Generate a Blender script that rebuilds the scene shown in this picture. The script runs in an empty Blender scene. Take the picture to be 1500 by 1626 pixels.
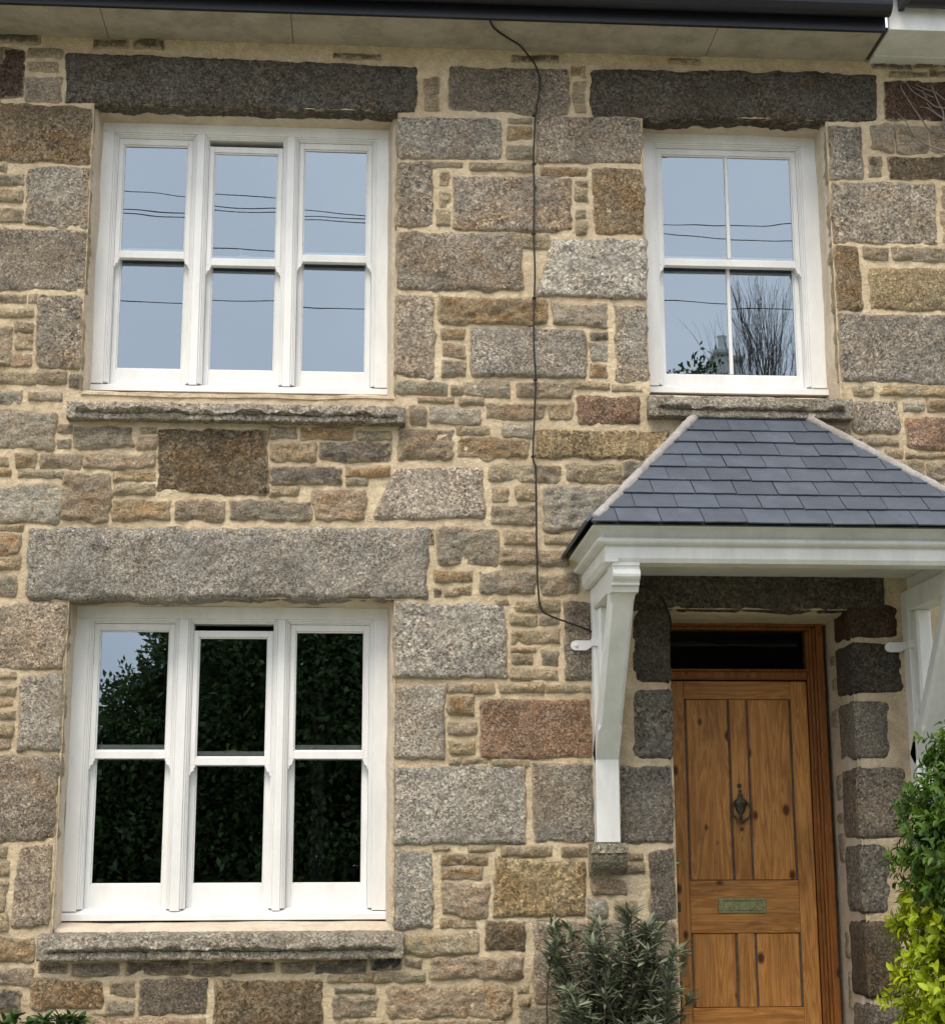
import bpy, math, random
import numpy as np
from mathutils import Vector, noise as mnoise

random.seed(7)
rng = np.random.default_rng(11)
scene = bpy.context.scene
COL = scene.collection
R = math.radians

# ------------------------------------------------------------------ camera
YAW, PITCH, ROLL = R(3.9576), R(12.2383), R(-0.1758)
FPX, DIST, CAMZ = 2545.3, 8.35, 1.0
fw = np.array([math.sin(YAW) * math.cos(PITCH), math.cos(YAW) * math.cos(PITCH), math.sin(PITCH)])
rt = np.array([math.cos(YAW), -math.sin(YAW), 0.0])
up = np.cross(rt, fw)
rt, up = rt * math.cos(ROLL) + up * math.sin(ROLL), -rt * math.sin(ROLL) + up * math.cos(ROLL)
cam = bpy.data.cameras.new('camera')
cam.sensor_fit = 'HORIZONTAL'
cam.sensor_width = 36.0
cam.lens = 36.0 * FPX / 1500.0
cam.clip_end = 2000
cam.clip_start = 0.05
camo = bpy.data.objects.new('camera', cam)
COL.objects.link(camo)
from mathutils import Matrix
camo.matrix_world = Matrix(((rt[0], up[0], -fw[0], 0), (rt[1], up[1], -fw[1], -DIST), (rt[2], up[2], -fw[2], CAMZ), (0, 0, 0, 1)))
scene.camera = camo

# ------------------------------------------------------------------ sky, sun, exposure
world = bpy.data.worlds.new('World')
scene.world = world
world.use_nodes = True
wn, wl = world.node_tree.nodes, world.node_tree.links
wn.clear()
SUN_EL, SUN_AZ = R(58), R(200)          # azimuth measured from +Y clockwise; behind the camera, a little left
sky = wn.new('ShaderNodeTexSky'); sky.sky_type = 'NISHITA'; sky.sun_disc = False
sky.sun_elevation = SUN_EL; sky.sun_rotation = SUN_AZ
sky.dust_density = 4.0; sky.air_density = 1.0; sky.ozone_density = 1.5
hs = wn.new('ShaderNodeHueSaturation'); hs.inputs['Saturation'].default_value = 0.5
tc = wn.new('ShaderNodeTexCoord')
cn = wn.new('ShaderNodeTexNoise'); cn.inputs['Scale'].default_value = 2.6; cn.inputs['Detail'].default_value = 5
cr = wn.new('ShaderNodeValToRGB')
cr.color_ramp.elements[0].position = 0.3; cr.color_ramp.elements[0].color = (6.6, 7.1, 8.1, 1)
cr.color_ramp.elements[1].position = 0.75; cr.color_ramp.elements[1].color = (10.2, 10.4, 10.9, 1)
mx = wn.new('ShaderNodeMix'); mx.data_type = 'RGBA'; mx.inputs[0].default_value = 0.72
bg = wn.new('ShaderNodeBackground'); bg.inputs['Strength'].default_value = 0.11
wo = wn.new('ShaderNodeOutputWorld')
wl.new(sky.outputs[0], hs.inputs['Color'])
wl.new(tc.outputs['Generated'], cn.inputs['Vector'])
wl.new(cn.outputs['Fac'], cr.inputs['Fac'])
wl.new(hs.outputs[0], mx.inputs[6]); wl.new(cr.outputs[0], mx.inputs[7])
wl.new(mx.outputs[2], bg.inputs['Color']); wl.new(bg.outputs[0], wo.inputs[0])

sun = bpy.data.lights.new('sun', 'SUN'); sun.energy = 1.5; sun.angle = R(24); sun.color = (1.0, 0.90, 0.74)
suno = bpy.data.objects.new('sun', sun); COL.objects.link(suno)
sd = Vector((math.sin(SUN_AZ) * math.cos(SUN_EL), math.cos(SUN_AZ) * math.cos(SUN_EL), math.sin(SUN_EL)))
suno.rotation_euler = sd.to_track_quat('Z', 'Y').to_euler()
suno.location = (-3, -12, 14)

scene.view_settings.view_transform = 'Standard'
scene.view_settings.look = 'None'
scene.view_settings.exposure = 0.80
scene.view_settings.gamma = 1.0
scene.view_settings.use_curve_mapping = False
scene.render.engine = 'CYCLES'
scene.cycles.max_bounces = 7
scene.cycles.use_denoising = True

# ------------------------------------------------------------------ helpers
def ray(x, y):
    return fw * FPX + rt * (x - 750) - up * (y - 813)
def P(x, y, d=0.0):
    """photo pixel -> (X, Z) on the facade-parallel plane y = d"""
    v = ray(x, y); t = (DIST + d) / v[1]
    return float(v[0] * t), float(CAMZ + v[2] * t)
def PZ(x, y, z):
    """photo pixel -> (X, Y) on the horizontal plane at height z"""
    v = ray(x, y); t = (z - CAMZ) / v[2]
    return float(v[0] * t), float(-DIST + v[1] * t)

def props(o, label=None, cat=None, group=None, kind=None):
    if label: o['label'] = label
    if cat: o['category'] = cat
    if group: o['group'] = group
    if kind: o['kind'] = kind
    return o

def link(name, me, mat=None, parent=None, loc=None):
    o = bpy.data.objects.new(name, me); COL.objects.link(o)
    if mat and me is not None: me.materials.append(mat)
    if loc is not None: o.location = loc
    if parent: o.parent = parent
    return o

def mesh(name, verts, faces, mat, parent=None, smooth=False):
    me = bpy.data.meshes.new(name)
    me.from_pydata([tuple(map(float, v)) for v in verts], [], [tuple(int(i) for i in f) for f in faces])
    me.update()
    if smooth:
        me.polygons.foreach_set('use_smooth', [True] * len(me.polygons))
    return link(name, me, mat, parent)

def empty(name, loc=(0, 0, 0), parent=None):
    o = bpy.data.objects.new(name, None); COL.objects.link(o); o.location = loc
    o.empty_display_size = 0.1
    if parent: o.parent = parent
    return o

class MB:
    """collects shapes into one mesh"""
    def __init__(s): s.v = []; s.f = []
    def add(s, v, f):
        n = len(s.v); s.v.extend([tuple(map(float, p)) for p in v]); s.f.extend([tuple(i + n for i in q) for q in f]); return s
    def box(s, x0, x1, y0, y1, z0, z1, b=0.002):
        v, f = cbox(x0, x1, y0, y1, z0, z1, b); return s.add(v, f)
    def build(s, name, mat, parent=None, smooth=False): return mesh(name, s.v, s.f, mat, parent, smooth)

def cbox(x0, x1, y0, y1, z0, z1, b):
    b = min(b, (x1 - x0) * .3, (y1 - y0) * .3, (z1 - z0) * .3)
    X = (x0, x1); Y = (y0, y1); Z = (z0, z1); v = []; idx = {}
    for i in (0, 1):
        for j in (0, 1):
            for k in (0, 1):
                sx = b if i == 0 else -b; sy = b if j == 0 else -b; sz = b if k == 0 else -b
                for a in range(3):
                    p = [X[i] + sx, Y[j] + sy, Z[k] + sz]; p[a] = (X[i], Y[j], Z[k])[a]
                    idx[(i, j, k, a)] = len(v); v.append(p)
    f = []
    def q(l): f.append(tuple(idx[t] for t in l))
    for i in (0, 1):
        l = [(i, 0, 0, 0), (i, 1, 0, 0), (i, 1, 1, 0), (i, 0, 1, 0)]; q(l if i else l[::-1])
        l = [(0, i, 0, 1), (0, i, 1, 1), (1, i, 1, 1), (1, i, 0, 1)]; q(l if i else l[::-1])
        l = [(0, 0, i, 2), (1, 0, i, 2), (1, 1, i, 2), (0, 1, i, 2)]; q(l if i else l[::-1])
    for i in (0, 1):
        for j in (0, 1):
            l = [(i, j, 0, 0), (i, j, 1, 0), (i, j, 1, 1), (i, j, 0, 1)]; q(l if i == j else l[::-1])
            l = [(i, 0, j, 0), (i, 1, j, 0), (i, 1, j, 2), (i, 0, j, 2)]; q(l[::-1] if i == j else l)
            l = [(0, i, j, 1), (1, i, j, 1), (1, i, j, 2), (0, i, j, 2)]; q(l if i == j else l[::-1])
            for k in (0, 1):
                l = [(i, j, k, 0), (i, j, k, 1), (i, j, k, 2)]; q(l if (i + j + k) % 2 else l[::-1])
    return v, f

def extrude_poly(poly, axis, a0, a1):
    """poly: 2-D points; axis 'x': (y,z) points swept in x; 'y': (x,z) swept in y"""
    n = len(poly); v = []
    for a in (a0, a1):
        for p in poly: v.append((a, p[0], p[1]) if axis == 'x' else (p[0], a, p[1]))
    f = [tuple(range(n))[::-1], tuple(range(n, 2 * n))]
    for i in range(n):
        j = (i + 1) % n; f.append((i, j, n + j, n + i))
    return v, f

def catmull(pts, sub=6):
    pts = [np.array(p, float) for p in pts]; out = []
    for i in range(len(pts) - 1):
        p0 = pts[max(i - 1, 0)]; p1 = pts[i]; p2 = pts[i + 1]; p3 = pts[min(i + 2, len(pts) - 1)]
        for k in range(sub):
            t = k / sub
            out.append(.5 * ((2 * p1) + (-p0 + p2) * t + (2 * p0 - 5 * p1 + 4 * p2 - p3) * t * t + (-p0 + 3 * p1 - 3 * p2 + p3) * t ** 3))
    out.append(pts[-1]); return out

def tube(pts, r0, r1=None, n=6):
    r1 = r0 if r1 is None else r1; v = []; f = []; m = len(pts); pts = [np.array(p, float) for p in pts]
    for i, p in enumerate(pts):
        d = pts[min(i + 1, m - 1)] - pts[max(i - 1, 0)]; d /= (np.linalg.norm(d) + 1e-9)
        a = np.cross(d, (0, 0, 1) if abs(d[2]) < .9 else (1, 0, 0)); a /= np.linalg.norm(a); b = np.cross(d, a)
        r = r0 + (r1 - r0) * i / max(m - 1, 1)
        for k in range(n):
            t = 2 * math.pi * k / n; v.append(p + r * (a * math.cos(t) + b * math.sin(t)))
    for i in range(m - 1):
        for k in range(n):
            k2 = (k + 1) % n; f.append((i * n + k, i * n + k2, (i + 1) * n + k2, (i + 1) * n + k))
    f.append(tuple(range(n))[::-1]); f.append(tuple(range((m - 1) * n, m * n)))
    return v, f

def lathe(prof, n=14, c=(0, 0, 0), axis='y'):
    """profile of (radius, height) turned round an axis"""
    v = []; f = []
    for r, h in prof:
        for k in range(n):
            t = 2 * math.pi * k / n
            if axis == 'y': v.append((c[0] + r * math.cos(t), c[1] + h, c[2] + r * math.sin(t)))
            else: v.append((c[0] + r * math.cos(t), c[1] + r * math.sin(t), c[2] + h))
    for i in range(len(prof) - 1):
        for k in range(n):
            k2 = (k + 1) % n; f.append((i * n + k, i * n + k2, (i + 1) * n + k2, (i + 1) * n + k))
    f.append(tuple(range(n))); f.append(tuple(range((len(prof) - 1) * n, len(prof) * n))[::-1])
    return v, f

# vectorised 3-D value noise
_perm = rng.permutation(4096)
_val = rng.random(4096) * 2 - 1
def vnoise(p):
    p = np.asarray(p, float); i = np.floor(p).astype(int); f = p - i; f = f * f * (3 - 2 * f)
    def h(a, b, c): return _val[_perm[(_perm[(_perm[a & 4095] + b) & 4095] + c) & 4095]]
    x, y, z = i[..., 0], i[..., 1], i[..., 2]; u, v, w = f[..., 0], f[..., 1], f[..., 2]
    def L(a, b, t): return a + (b - a) * t
    return L(L(L(h(x, y, z), h(x + 1, y, z), u), L(h(x, y + 1, z), h(x + 1, y + 1, z), u), v),
             L(L(h(x, y, z + 1), h(x + 1, y, z + 1), u), L(h(x, y + 1, z + 1), h(x + 1, y + 1, z + 1), u), v), w)
def fbm(p, o=3):
    p = np.asarray(p, float); s = 0; a = 1.0
    for k in range(o): s = s + a * vnoise(p * 2 ** k + 17.3 * k); a *= .5
    return s

# ------------------------------------------------------------------ materials
MORTAR = (.66, .54, .37)
class NT:
    def __init__(s, name):
        s.m = bpy.data.materials.new(name); s.m.use_nodes = True
        s.n, s.l = s.m.node_tree.nodes, s.m.node_tree.links; s.n.clear()
        s.out = s.n.new('ShaderNodeOutputMaterial'); s.b = s.n.new('ShaderNodeBsdfPrincipled')
        s.l.new(s.b.outputs[0], s.out.inputs[0])
        s.geo = s.n.new('ShaderNodeNewGeometry')
    def pos(s, scale=(1, 1, 1), rnd=False, rot=(0, 0, 0)):
        mp = s.n.new('ShaderNodeMapping'); mp.inputs['Scale'].default_value = scale; mp.inputs['Rotation'].default_value = rot
        s.l.new(s.geo.outputs['Position'], mp.inputs['Vector'])
        if rnd:
            oi = s.n.new('ShaderNodeObjectInfo'); ml = s.n.new('ShaderNodeMath'); ml.operation = 'MULTIPLY'; ml.inputs[1].default_value = 37.0
            s.l.new(oi.outputs['Random'], ml.inputs[0]); cx = s.n.new('ShaderNodeCombineXYZ')
            for k in range(3): s.l.new(ml.outputs[0], cx.inputs[k])
            s.l.new(cx.outputs[0], mp.inputs['Location'])
        return mp.outputs[0]
    def noise(s, vec, scale, detail=4, rough=.6, dist=0):
        t = s.n.new('ShaderNodeTexNoise'); t.inputs['Scale'].default_value = scale; t.inputs['Detail'].default_value = detail
        t.inputs['Roughness'].default_value = rough; t.inputs['Distortion'].default_value = dist
        s.l.new(vec, t.inputs['Vector']); return t.outputs['Fac']
    def voro(s, vec, scale, feature='F1', out='Color', rnd=1.0):
        t = s.n.new('ShaderNodeTexVoronoi'); t.feature = feature; t.inputs['Scale'].default_value = scale
        t.inputs['Randomness'].default_value = rnd
        s.l.new(vec, t.inputs['Vector']); return t.outputs[out]
    def ramp(s, fac, stops, interp='LINEAR'):
        r = s.n.new('ShaderNodeValToRGB'); r.color_ramp.interpolation = interp; e = r.color_ramp.elements
        while len(e) < len(stops): e.new(.5)
        for q, (p, c) in zip(e, stops):
            q.position = p; q.color = (c, c, c, 1) if not hasattr(c, '__len__') else (*c, 1)
        s.l.new(fac, r.inputs[0]); return r.outputs[0]
    def mix(s, a, b, fac, mode='MIX'):
        m = s.n.new('ShaderNodeMix'); m.data_type = 'RGBA'; m.blend_type = mode
        for k, val in ((0, fac), (6, a), (7, b)):
            sock = m.inputs[k]
            if hasattr(val, 'links'): s.l.new(val, sock)
            elif k == 0: sock.default_value = val
            elif hasattr(val, '__len__'): sock.default_value = (*val, 1) if len(val) == 3 else val
            else: sock.default_value = (val, val, val, 1)
        return m.outputs[2]
    def math(s, a, b, op='MULTIPLY'):
        m = s.n.new('ShaderNodeMath'); m.operation = op
        for sock, val in ((m.inputs[0], a), (m.inputs[1], b)):
            if hasattr(val, 'links'): s.l.new(val, sock)
            else: sock.default_value = val
        return m.outputs[0]
    def sep(s, col):
        t = s.n.new('ShaderNodeSeparateColor'); s.l.new(col, t.inputs[0]); return t.outputs
    def bump(s, h, dist=.01, strength=1.0, prev=None):
        b = s.n.new('ShaderNodeBump'); b.inputs['Distance'].default_value = dist; b.inputs['Strength'].default_value = strength
        s.l.new(h, b.inputs['Height'])
        if prev is not None: s.l.new(prev, b.inputs['Normal'])
        return b.outputs[0]
    def done(s, col=None, rough=.8, nrm=None, spec=.3):
        if col is not None:
            if hasattr(col, 'links'): s.l.new(col, s.b.inputs['Base Color'])
            else: s.b.inputs['Base Color'].default_value = (*col, 1)
        if hasattr(rough, 'links'): s.l.new(rough, s.b.inputs['Roughness'])
        else: s.b.inputs['Roughness'].default_value = rough
        if nrm is not None: s.l.new(nrm, s.b.inputs['Normal'])
        s.b.inputs['Specular IOR Level'].default_value = spec
        return s.m
    def smear(s, base, v, amt):
        a = s.n.new('ShaderNodeAttribute'); a.attribute_name = 'smear'; a.attribute_type = 'GEOMETRY'
        k = s.math(s.math(a.outputs['Fac'], 1.0), s.math(s.math(s.noise(v, 24, 5, .7), .5, 'SUBTRACT'), 2.2), 'ADD')
        f = s.ramp(k, [(.30, 0.0), (.62, amt)]); f = s.math(f, s.ramp(a.outputs['Fac'], [(.02, 0.0), (.14, 1.0)]))
        mc = s.mix(MORTAR, s.ramp(s.noise(v, 120, 4, .7), [(.3, .72), (.7, 1.2)]), 1.0, 'MULTIPLY')
        return s.mix(base, mc, f)
    def objcol(s):
        o = s.n.new('ShaderNodeObjectInfo'); return o.outputs['Color'], o.outputs['Alpha'], o.outputs['Random']

def mat_granite():
    t = NT('granite'); v = t.pos(rnd=True); col, alpha, rnd = t.objcol()
    wn_ = t.n.new('ShaderNodeTexNoise'); wn_.inputs['Scale'].default_value = 48; wn_.inputs['Detail'].default_value = 3; t.l.new(v, wn_.inputs['Vector'])
    vv = t.n.new('ShaderNodeVectorMath'); vv.operation = 'MULTIPLY_ADD'
    t.l.new(wn_.outputs['Color'], vv.inputs[0]); vv.inputs[1].default_value = (.030, .030, .030); t.l.new(v, vv.inputs[2])
    sc_ = t.n.new('ShaderNodeVectorMath'); sc_.operation = 'SCALE'; t.l.new(vv.outputs[0], sc_.inputs[0]); t.l.new(t.ramp(rnd, [(0, .78), (1, 1.32)]), sc_.inputs['Scale']); vw = sc_.outputs[0]
    c1 = t.sep(t.voro(vw, 98))[0]; c2 = t.sep(t.voro(vw, 225))[1]
    sp = t.math(t.math(c1, .62), t.math(c2, .38), 'ADD')
    spk = t.ramp(sp, [(0.10, (.24, .22, .20)), (.30, (.55, .52, .49)), (.50, (.97, .95, .92)), (.68, (1.28, 1.26, 1.22)), (.86, (2.1, 2.05, 1.95))])
    big = t.noise(v, 2.6, 5, .65)
    pat = t.ramp(big, [(.3, .66), (.5, 1.0), (.72, 1.30)])
    base = t.mix(t.mix(col, spk, t.ramp(t.noise(v, 5, 3, .6), [(.35, .55), (.65, 1.0)]), 'MULTIPLY'), pat, .85, 'MULTIPLY')
    base = t.mix(base, t.ramp(t.noise(v, 12, 6, .75, .6), [(.30, .62), (.48, 1.0), (.74, 1.22)]), .9, 'MULTIPLY')
    st = t.ramp(t.noise(v, 4.5, 5, .65, .8), [(.46, 0.0), (.66, 1.0)])
    base = t.mix(base, t.mix(base, (1.10, .82, .55), 1.0, 'MULTIPLY'), t.math(st, alpha), 'MIX')
    gr = t.ramp(t.noise(v, 6.0, 4, .6, .5), [(.52, 0.0), (.70, .55)])
    base = t.mix(base, t.mix(base, (.80, .86, .95), 1.0, 'MULTIPLY'), gr)
    bl = t.ramp(t.noise(v, 7.5, 6, .7, .8), [(.60, 0.0), (.76, .45)])
    base = t.mix(base, (.55, .53, .49), t.math(bl, t.ramp(t.sep(col)[0], [(.15, .12), (.38, .9)])))
    pit = t.noise(vw, 62, 4, .75)
    base = t.mix(base, t.ramp(pit, [(.34, (.30, .27, .24)), (.44, (1, 1, 1)), (.60, (1, 1, 1)), (.72, (1.5, 1.47, 1.42))]), .9, 'MULTIPLY')
    base = t.smear(base, v, .8)
    h1 = t.math(t.noise(vw, 34, 5, .75), t.math(pit, .5), 'ADD'); h2 = t.noise(v, 110, 3, .7)
    n1 = t.bump(h1, .034, 1.0); n2 = t.bump(h2, .010, 1.0, n1)
    n3 = t.bump(sp, .007, .9, n2)
    return t.done(base, .88, n3, .25)

def mat_rubble():
    t = NT('rubble_stone'); v = t.pos(rnd=True); col, alpha, rnd = t.objcol()
    vs = t.pos((1, 1, 2.4), rnd=True)
    fine = t.ramp(t.noise(v, 85, 5, .7), [(.28, .38), (.5, 1.0), (.75, 1.62)])
    mid = t.ramp(t.noise(vs, 15, 6, .7, .6), [(.28, .50), (.5, 1.0), (.72, 1.42)])
    base = t.mix(t.mix(col, fine, .9, 'MULTIPLY'), mid, .95, 'MULTIPLY')
    st = t.ramp(t.noise(v, 9, 4, .6, .8), [(.47, 0.0), (.62, 1.0)])
    base = t.mix(base, t.mix(base, (1.10, .86, .64), 1.0, 'MULTIPLY'), t.math(st, alpha))
    g = t.ramp(t.noise(v, 8, 4, .6), [(.52, 0.0), (.68, .8)])
    base = t.mix(base, t.mix(base, (.72, .76, .84), 1.0, 'MULTIPLY'), g)
    sp = t.sep(t.voro(v, 170))[0]
    base = t.mix(base, t.ramp(sp, [(.1, .72), (.5, 1.0), (.9, 1.35)]), .65, 'MULTIPLY')
    base = t.smear(base, v, .95)
    cr = t.ramp(t.noise(vs, 26, 4, .6, 1.2), [(.40, 0.0), (.47, 1.0)])
    fc = t.voro(t.pos((1, 1, 1.9), rnd=True, rot=(.2, .1, .35)), 26, 'F1', 'Distance')
    n0 = t.bump(fc, .020, .7); n1 = t.bump(t.noise(vs, 24, 6, .74, .9), .030, 1.0, n0); n2 = t.bump(t.noise(v, 95, 4, .72), .016, 1.0, n1)
    n3 = t.bump(cr, .012, .6, n2)
    return t.done(base, .9, n3, .2)

def mat_mortar(name, c, vary=1.0, sandy=.006):
    t = NT(name); v = t.pos()
    base = t.mix(c, t.ramp(t.noise(v, 3.5, 5, .65), [(.3, (.80, .79, .78)), (.52, (1, 1, 1)), (.72, (1.10, 1.12, 1.16))]), vary, 'MULTIPLY')
    base = t.mix(base, t.ramp(t.noise(v, 140, 4, .7), [(.3, .72), (.5, 1.0), (.72, 1.22)]), .9 * vary, 'MULTIPLY')
    base = t.mix(base, t.ramp(t.noise(v, 16, 5, .65), [(.3, .80), (.6, 1.06)]), vary, 'MULTIPLY')
    base = t.mix(base, t.mix(base, (.84, .80, .76), 1.0, 'MULTIPLY'), t.ramp(t.noise(v, 1.7, 6, .7, .5), [(.46, 0.0), (.66, 1.0)]))
    n1 = t.bump(t.noise(v, 30, 5, .6), .018 * vary, .9); n2 = t.bump(t.noise(v, 190, 3, .7), sandy, .8, n1)
    return t.done(base, .95, n2, .15)

def mat_paint(name, c, rough=.42, dirt=.12):
    t = NT(name); v = t.pos((1, 1, .35))
    d = t.ramp(t.noise(v, 6, 6, .7), [(.35, 1.0 - dirt), (.6, 1.0)])
    base = t.mix(c, d, 1.0, 'MULTIPLY')
    n = t.bump(t.noise(t.pos((40, 40, 4)), 2.2, 3, .6), .0012, .5)
    return t.done(base, rough, n, .4)

def mat_wood(name, tint=(1, 1, 1), axis='z'):
    t = NT(name); sc = (1, 1, .09) if axis == 'z' else (.09, 1, 1)
    col, alpha, rnd = t.objcol()
    v = t.pos(sc, rnd=True); vb = t.pos((1, 1, .3) if axis == 'z' else (.3, 1, 1), rnd=True)
    g = t.noise(v, 9, 3, .5, .4)
    w = t.math(g, 52.0)
    sn = t.n.new('ShaderNodeMath'); sn.operation = 'SINE'; t.l.new(w, sn.inputs[0])
    rings = t.ramp(t.math(t.math(sn.outputs[0], .5), .5, 'ADD'), [(.0, (.42, .180, .048)), (.35, (.53, .246, .072)), (.8, (.58, .286, .090)), (1.0, (.46, .198, .054))])
    fib = t.ramp(t.noise(t.pos((60, 60, 2.2) if axis == 'z' else (2.2, 60, 60), rnd=True), 3.0, 4, .65), [(.3, .74), (.55, 1.0), (.75, 1.16)])
    base = t.mix(rings, fib, .9, 'MULTIPLY')
    blot = t.ramp(t.noise(vb, 5.5, 6, .7, .4), [(.28, .48), (.5, 1.0), (.7, 1.25)])
    base = t.mix(base, blot, .85, 'MULTIPLY')
    # knots
    kp = t.pos((1, 1, .62) if axis == 'z' else (.62, 1, 1), rnd=True); sx = t.n.new('ShaderNodeSeparateXYZ'); t.l.new(kp, sx.inputs[0]); cb = t.n.new('ShaderNodeCombineXYZ'); t.l.new(sx.outputs[0], cb.inputs[0]); t.l.new(sx.outputs[2], cb.inputs[1])
    kv = t.n.new('ShaderNodeTexVoronoi'); kv.voronoi_dimensions = '2D'; kv.inputs['Scale'].default_value = 4.6; t.l.new(cb.outputs[0], kv.inputs['Vector'])
    kd = t.math(kv.outputs['Distance'], t.math(t.sep(kv.outputs['Color'])[0], .10), 'ADD')
    kn = t.ramp(kd, [(.050, 1.0), (.078, .72), (.115, .0)])
    base = t.mix(base, (.085, .028, .010), kn)
    base = t.mix(base, col, 1.0, 'MULTIPLY')
    n = t.bump(t.noise(t.pos((60, 60, 2.2) if axis == 'z' else (2.2, 60, 60)), 3.0, 3, .6), .0015, .5)
    return t.done(t.mix(base, tint, 1.0, 'MULTIPLY'), .48, n, .35)

def mat_slate():
    t = NT('slate'); v = t.pos(rnd=True); col, alpha, rnd = t.objcol()
    k = t.ramp(rnd, [(0, .90), (1, 1.12)])
    base = t.mix((.074, .087, .112), k, 1.0, 'MULTIPLY')
    base = t.mix(base, t.ramp(t.noise(v, 7, 5, .65), [(.3, .80), (.55, 1.0), (.75, 1.25)]), 1.0, 'MULTIPLY')
    mk = t.ramp(t.noise(t.pos((1.2, 1.2, 3), rnd=True, rot=(0, 0, .6)), 9, 6, .75, 1.5), [(.63, 0.0), (.74, .5)])
    base = t.mix(base, (.22, .23, .25), mk)
    n = t.bump(t.noise(v, 14, 6, .6), .006, .6); n2 = t.bump(t.noise(v, 120, 3, .6), .001, .5, n)
    return t.done(base, .52, n2, .45)

def mat_glass(name='window_glass', extra=.27):
    m = bpy.data.materials.new(name); m.use_nodes = True; n, l = m.node_tree.nodes, m.node_tree.links; n.clear()
    o = n.new('ShaderNodeOutputMaterial'); mixn = n.new('ShaderNodeMixShader'); tr = n.new('ShaderNodeBsdfTransparent'); gl = n.new('ShaderNodeBsdfGlossy')
    tr.inputs[0].default_value = (.80, .84, .82, 1); gl.inputs['Roughness'].default_value = 0.0; gl.inputs['Color'].default_value = (.76, .89, 1, 1)
    fr = n.new('ShaderNodeFresnel'); fr.inputs[0].default_value = 1.5
    ad = n.new('ShaderNodeMath'); ad.operation = 'ADD'; ad.inputs[1].default_value = extra; ad.use_clamp = True
    geo = n.new('ShaderNodeNewGeometry'); nz = n.new('ShaderNodeTexNoise'); nz.inputs['Scale'].default_value = 2.2; nz.inputs['Detail'].default_value = 1
    bp = n.new('ShaderNodeBump'); bp.inputs['Distance'].default_value = .0014; bp.inputs['Strength'].default_value = .6
    l.new(geo.outputs['Position'], nz.inputs['Vector']); l.new(nz.outputs['Fac'], bp.inputs['Height']); l.new(bp.outputs[0], gl.inputs['Normal'])
    l.new(fr.outputs[0], ad.inputs[0]); l.new(ad.outputs[0], mixn.inputs[0]); l.new(tr.outputs[0], mixn.inputs[1]); l.new(gl.outputs[0], mixn.inputs[2])
    l.new(mixn.outputs[0], o.inputs[0]); return m

def mat_plain(name, c, rough=.6, metal=0, vary=.2, scale=20, spec=.4):
    t = NT(name); v = t.pos()
    base = t.mix(c, t.ramp(t.noise(v, scale, 5, .65), [(.3, 1 - vary), (.7, 1 + vary)]), 1.0, 'MULTIPLY')
    t.b.inputs['Metallic'].default_value = metal
    return t.done(base, rough, None, spec)

def mat_leaf(name, c, c2, trans=.25, rough=.45):
    t = NT(name)
    vc = t.n.new('ShaderNodeVertexColor'); vc.layer_name = 'tone'
    r = t.sep(vc.outputs['Color'])
    base = t.mix(c, c2, r[0]); base = t.mix(base, t.ramp(r[1], [(0, .62), (1, 1.3)]), 1.0, 'MULTIPLY')
    t.done(base, rough, None, .35)
    tl = t.n.new('ShaderNodeBsdfTranslucent'); t.l.new(base, tl.inputs[0])
    ms = t.n.new('ShaderNodeMixShader'); ms.inputs[0].default_value = trans
    t.l.new(t.b.outputs[0], ms.inputs[1]); t.l.new(tl.outputs[0], ms.inputs[2]); t.l.new(ms.outputs[0], t.out.inputs[0])
    return t.m

M = dict(
    granite=mat_granite(), rubble=mat_rubble(), mortar=mat_mortar('lime_mortar', MORTAR),
    render=mat_mortar('reveal_render', (.60, .52, .41), .55, .003), cement=mat_mortar('cement_fillet', (.40, .38, .36), .9),
    white=mat_paint('white_paint', (.80, .80, .79)), cream=mat_paint('soffit_paint', (.42, .385, .315), .6, .3),
    porchwhite=mat_paint('porch_white_paint', (.76, .77, .75), .4, .16),
    black=mat_plain('black_plastic', (.012, .013, .018), .35), cable=mat_plain('black_cable', (.012, .011, .010), .5),
    wood=mat_wood('pine_door'), woodh=mat_wood('pine_rail', axis='x'), woodf=mat_wood('stained_frame', (.50, .40, .33)),
    slate=mat_slate(), glass=mat_glass(), oldglass=mat_glass('fanlight_glass', -.015), brass=mat_plain('aged_brass', (.36, .36, .20), .45, .75, .35, 60), bronze=mat_plain('dark_bronze', (.085, .075, .055), .5, .6, .4, 70),
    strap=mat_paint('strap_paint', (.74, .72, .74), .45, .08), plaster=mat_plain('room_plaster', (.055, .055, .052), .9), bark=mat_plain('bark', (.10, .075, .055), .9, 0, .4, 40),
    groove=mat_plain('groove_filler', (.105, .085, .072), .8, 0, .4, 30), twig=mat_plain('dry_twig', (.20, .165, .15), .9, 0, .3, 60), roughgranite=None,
)

# ------------------------------------------------------------------ ground
def ground_z(y):
    t = np.clip((-y - 1.0) / 7.0, 0, 1); t = t * t * (3 - 2 * t); return -.16 - .5 * t
gx = np.unique(np.concatenate([np.linspace(-400, -20, 12), np.linspace(-20, 20, 41), np.linspace(20, 400, 12)]))
gy = np.unique(np.concatenate([np.linspace(-400, -30, 12), np.linspace(-30, 3, 67), np.linspace(3, 400, 12)]))
gv = [(x, y, float(ground_z(y)) + (.02 * float(vnoise(np.array([x * .7, y * .7, 3.])))) - (.15 if y > 1 else 0)) for y in gy for x in gx]
nx = len(gx); gf = [(j * nx + i, j * nx + i + 1, (j + 1) * nx + i + 1, (j + 1) * nx + i) for j in range(len(gy) - 1) for i in range(nx - 1)]
tg = NT('ground_gravel'); vg = tg.pos()
gc = tg.mix((.40, .37, .31), (.16, .19, .08), tg.ramp(tg.noise(vg, .35, 4, .6), [(.48, 0.), (.56, 1.)]))
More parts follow.
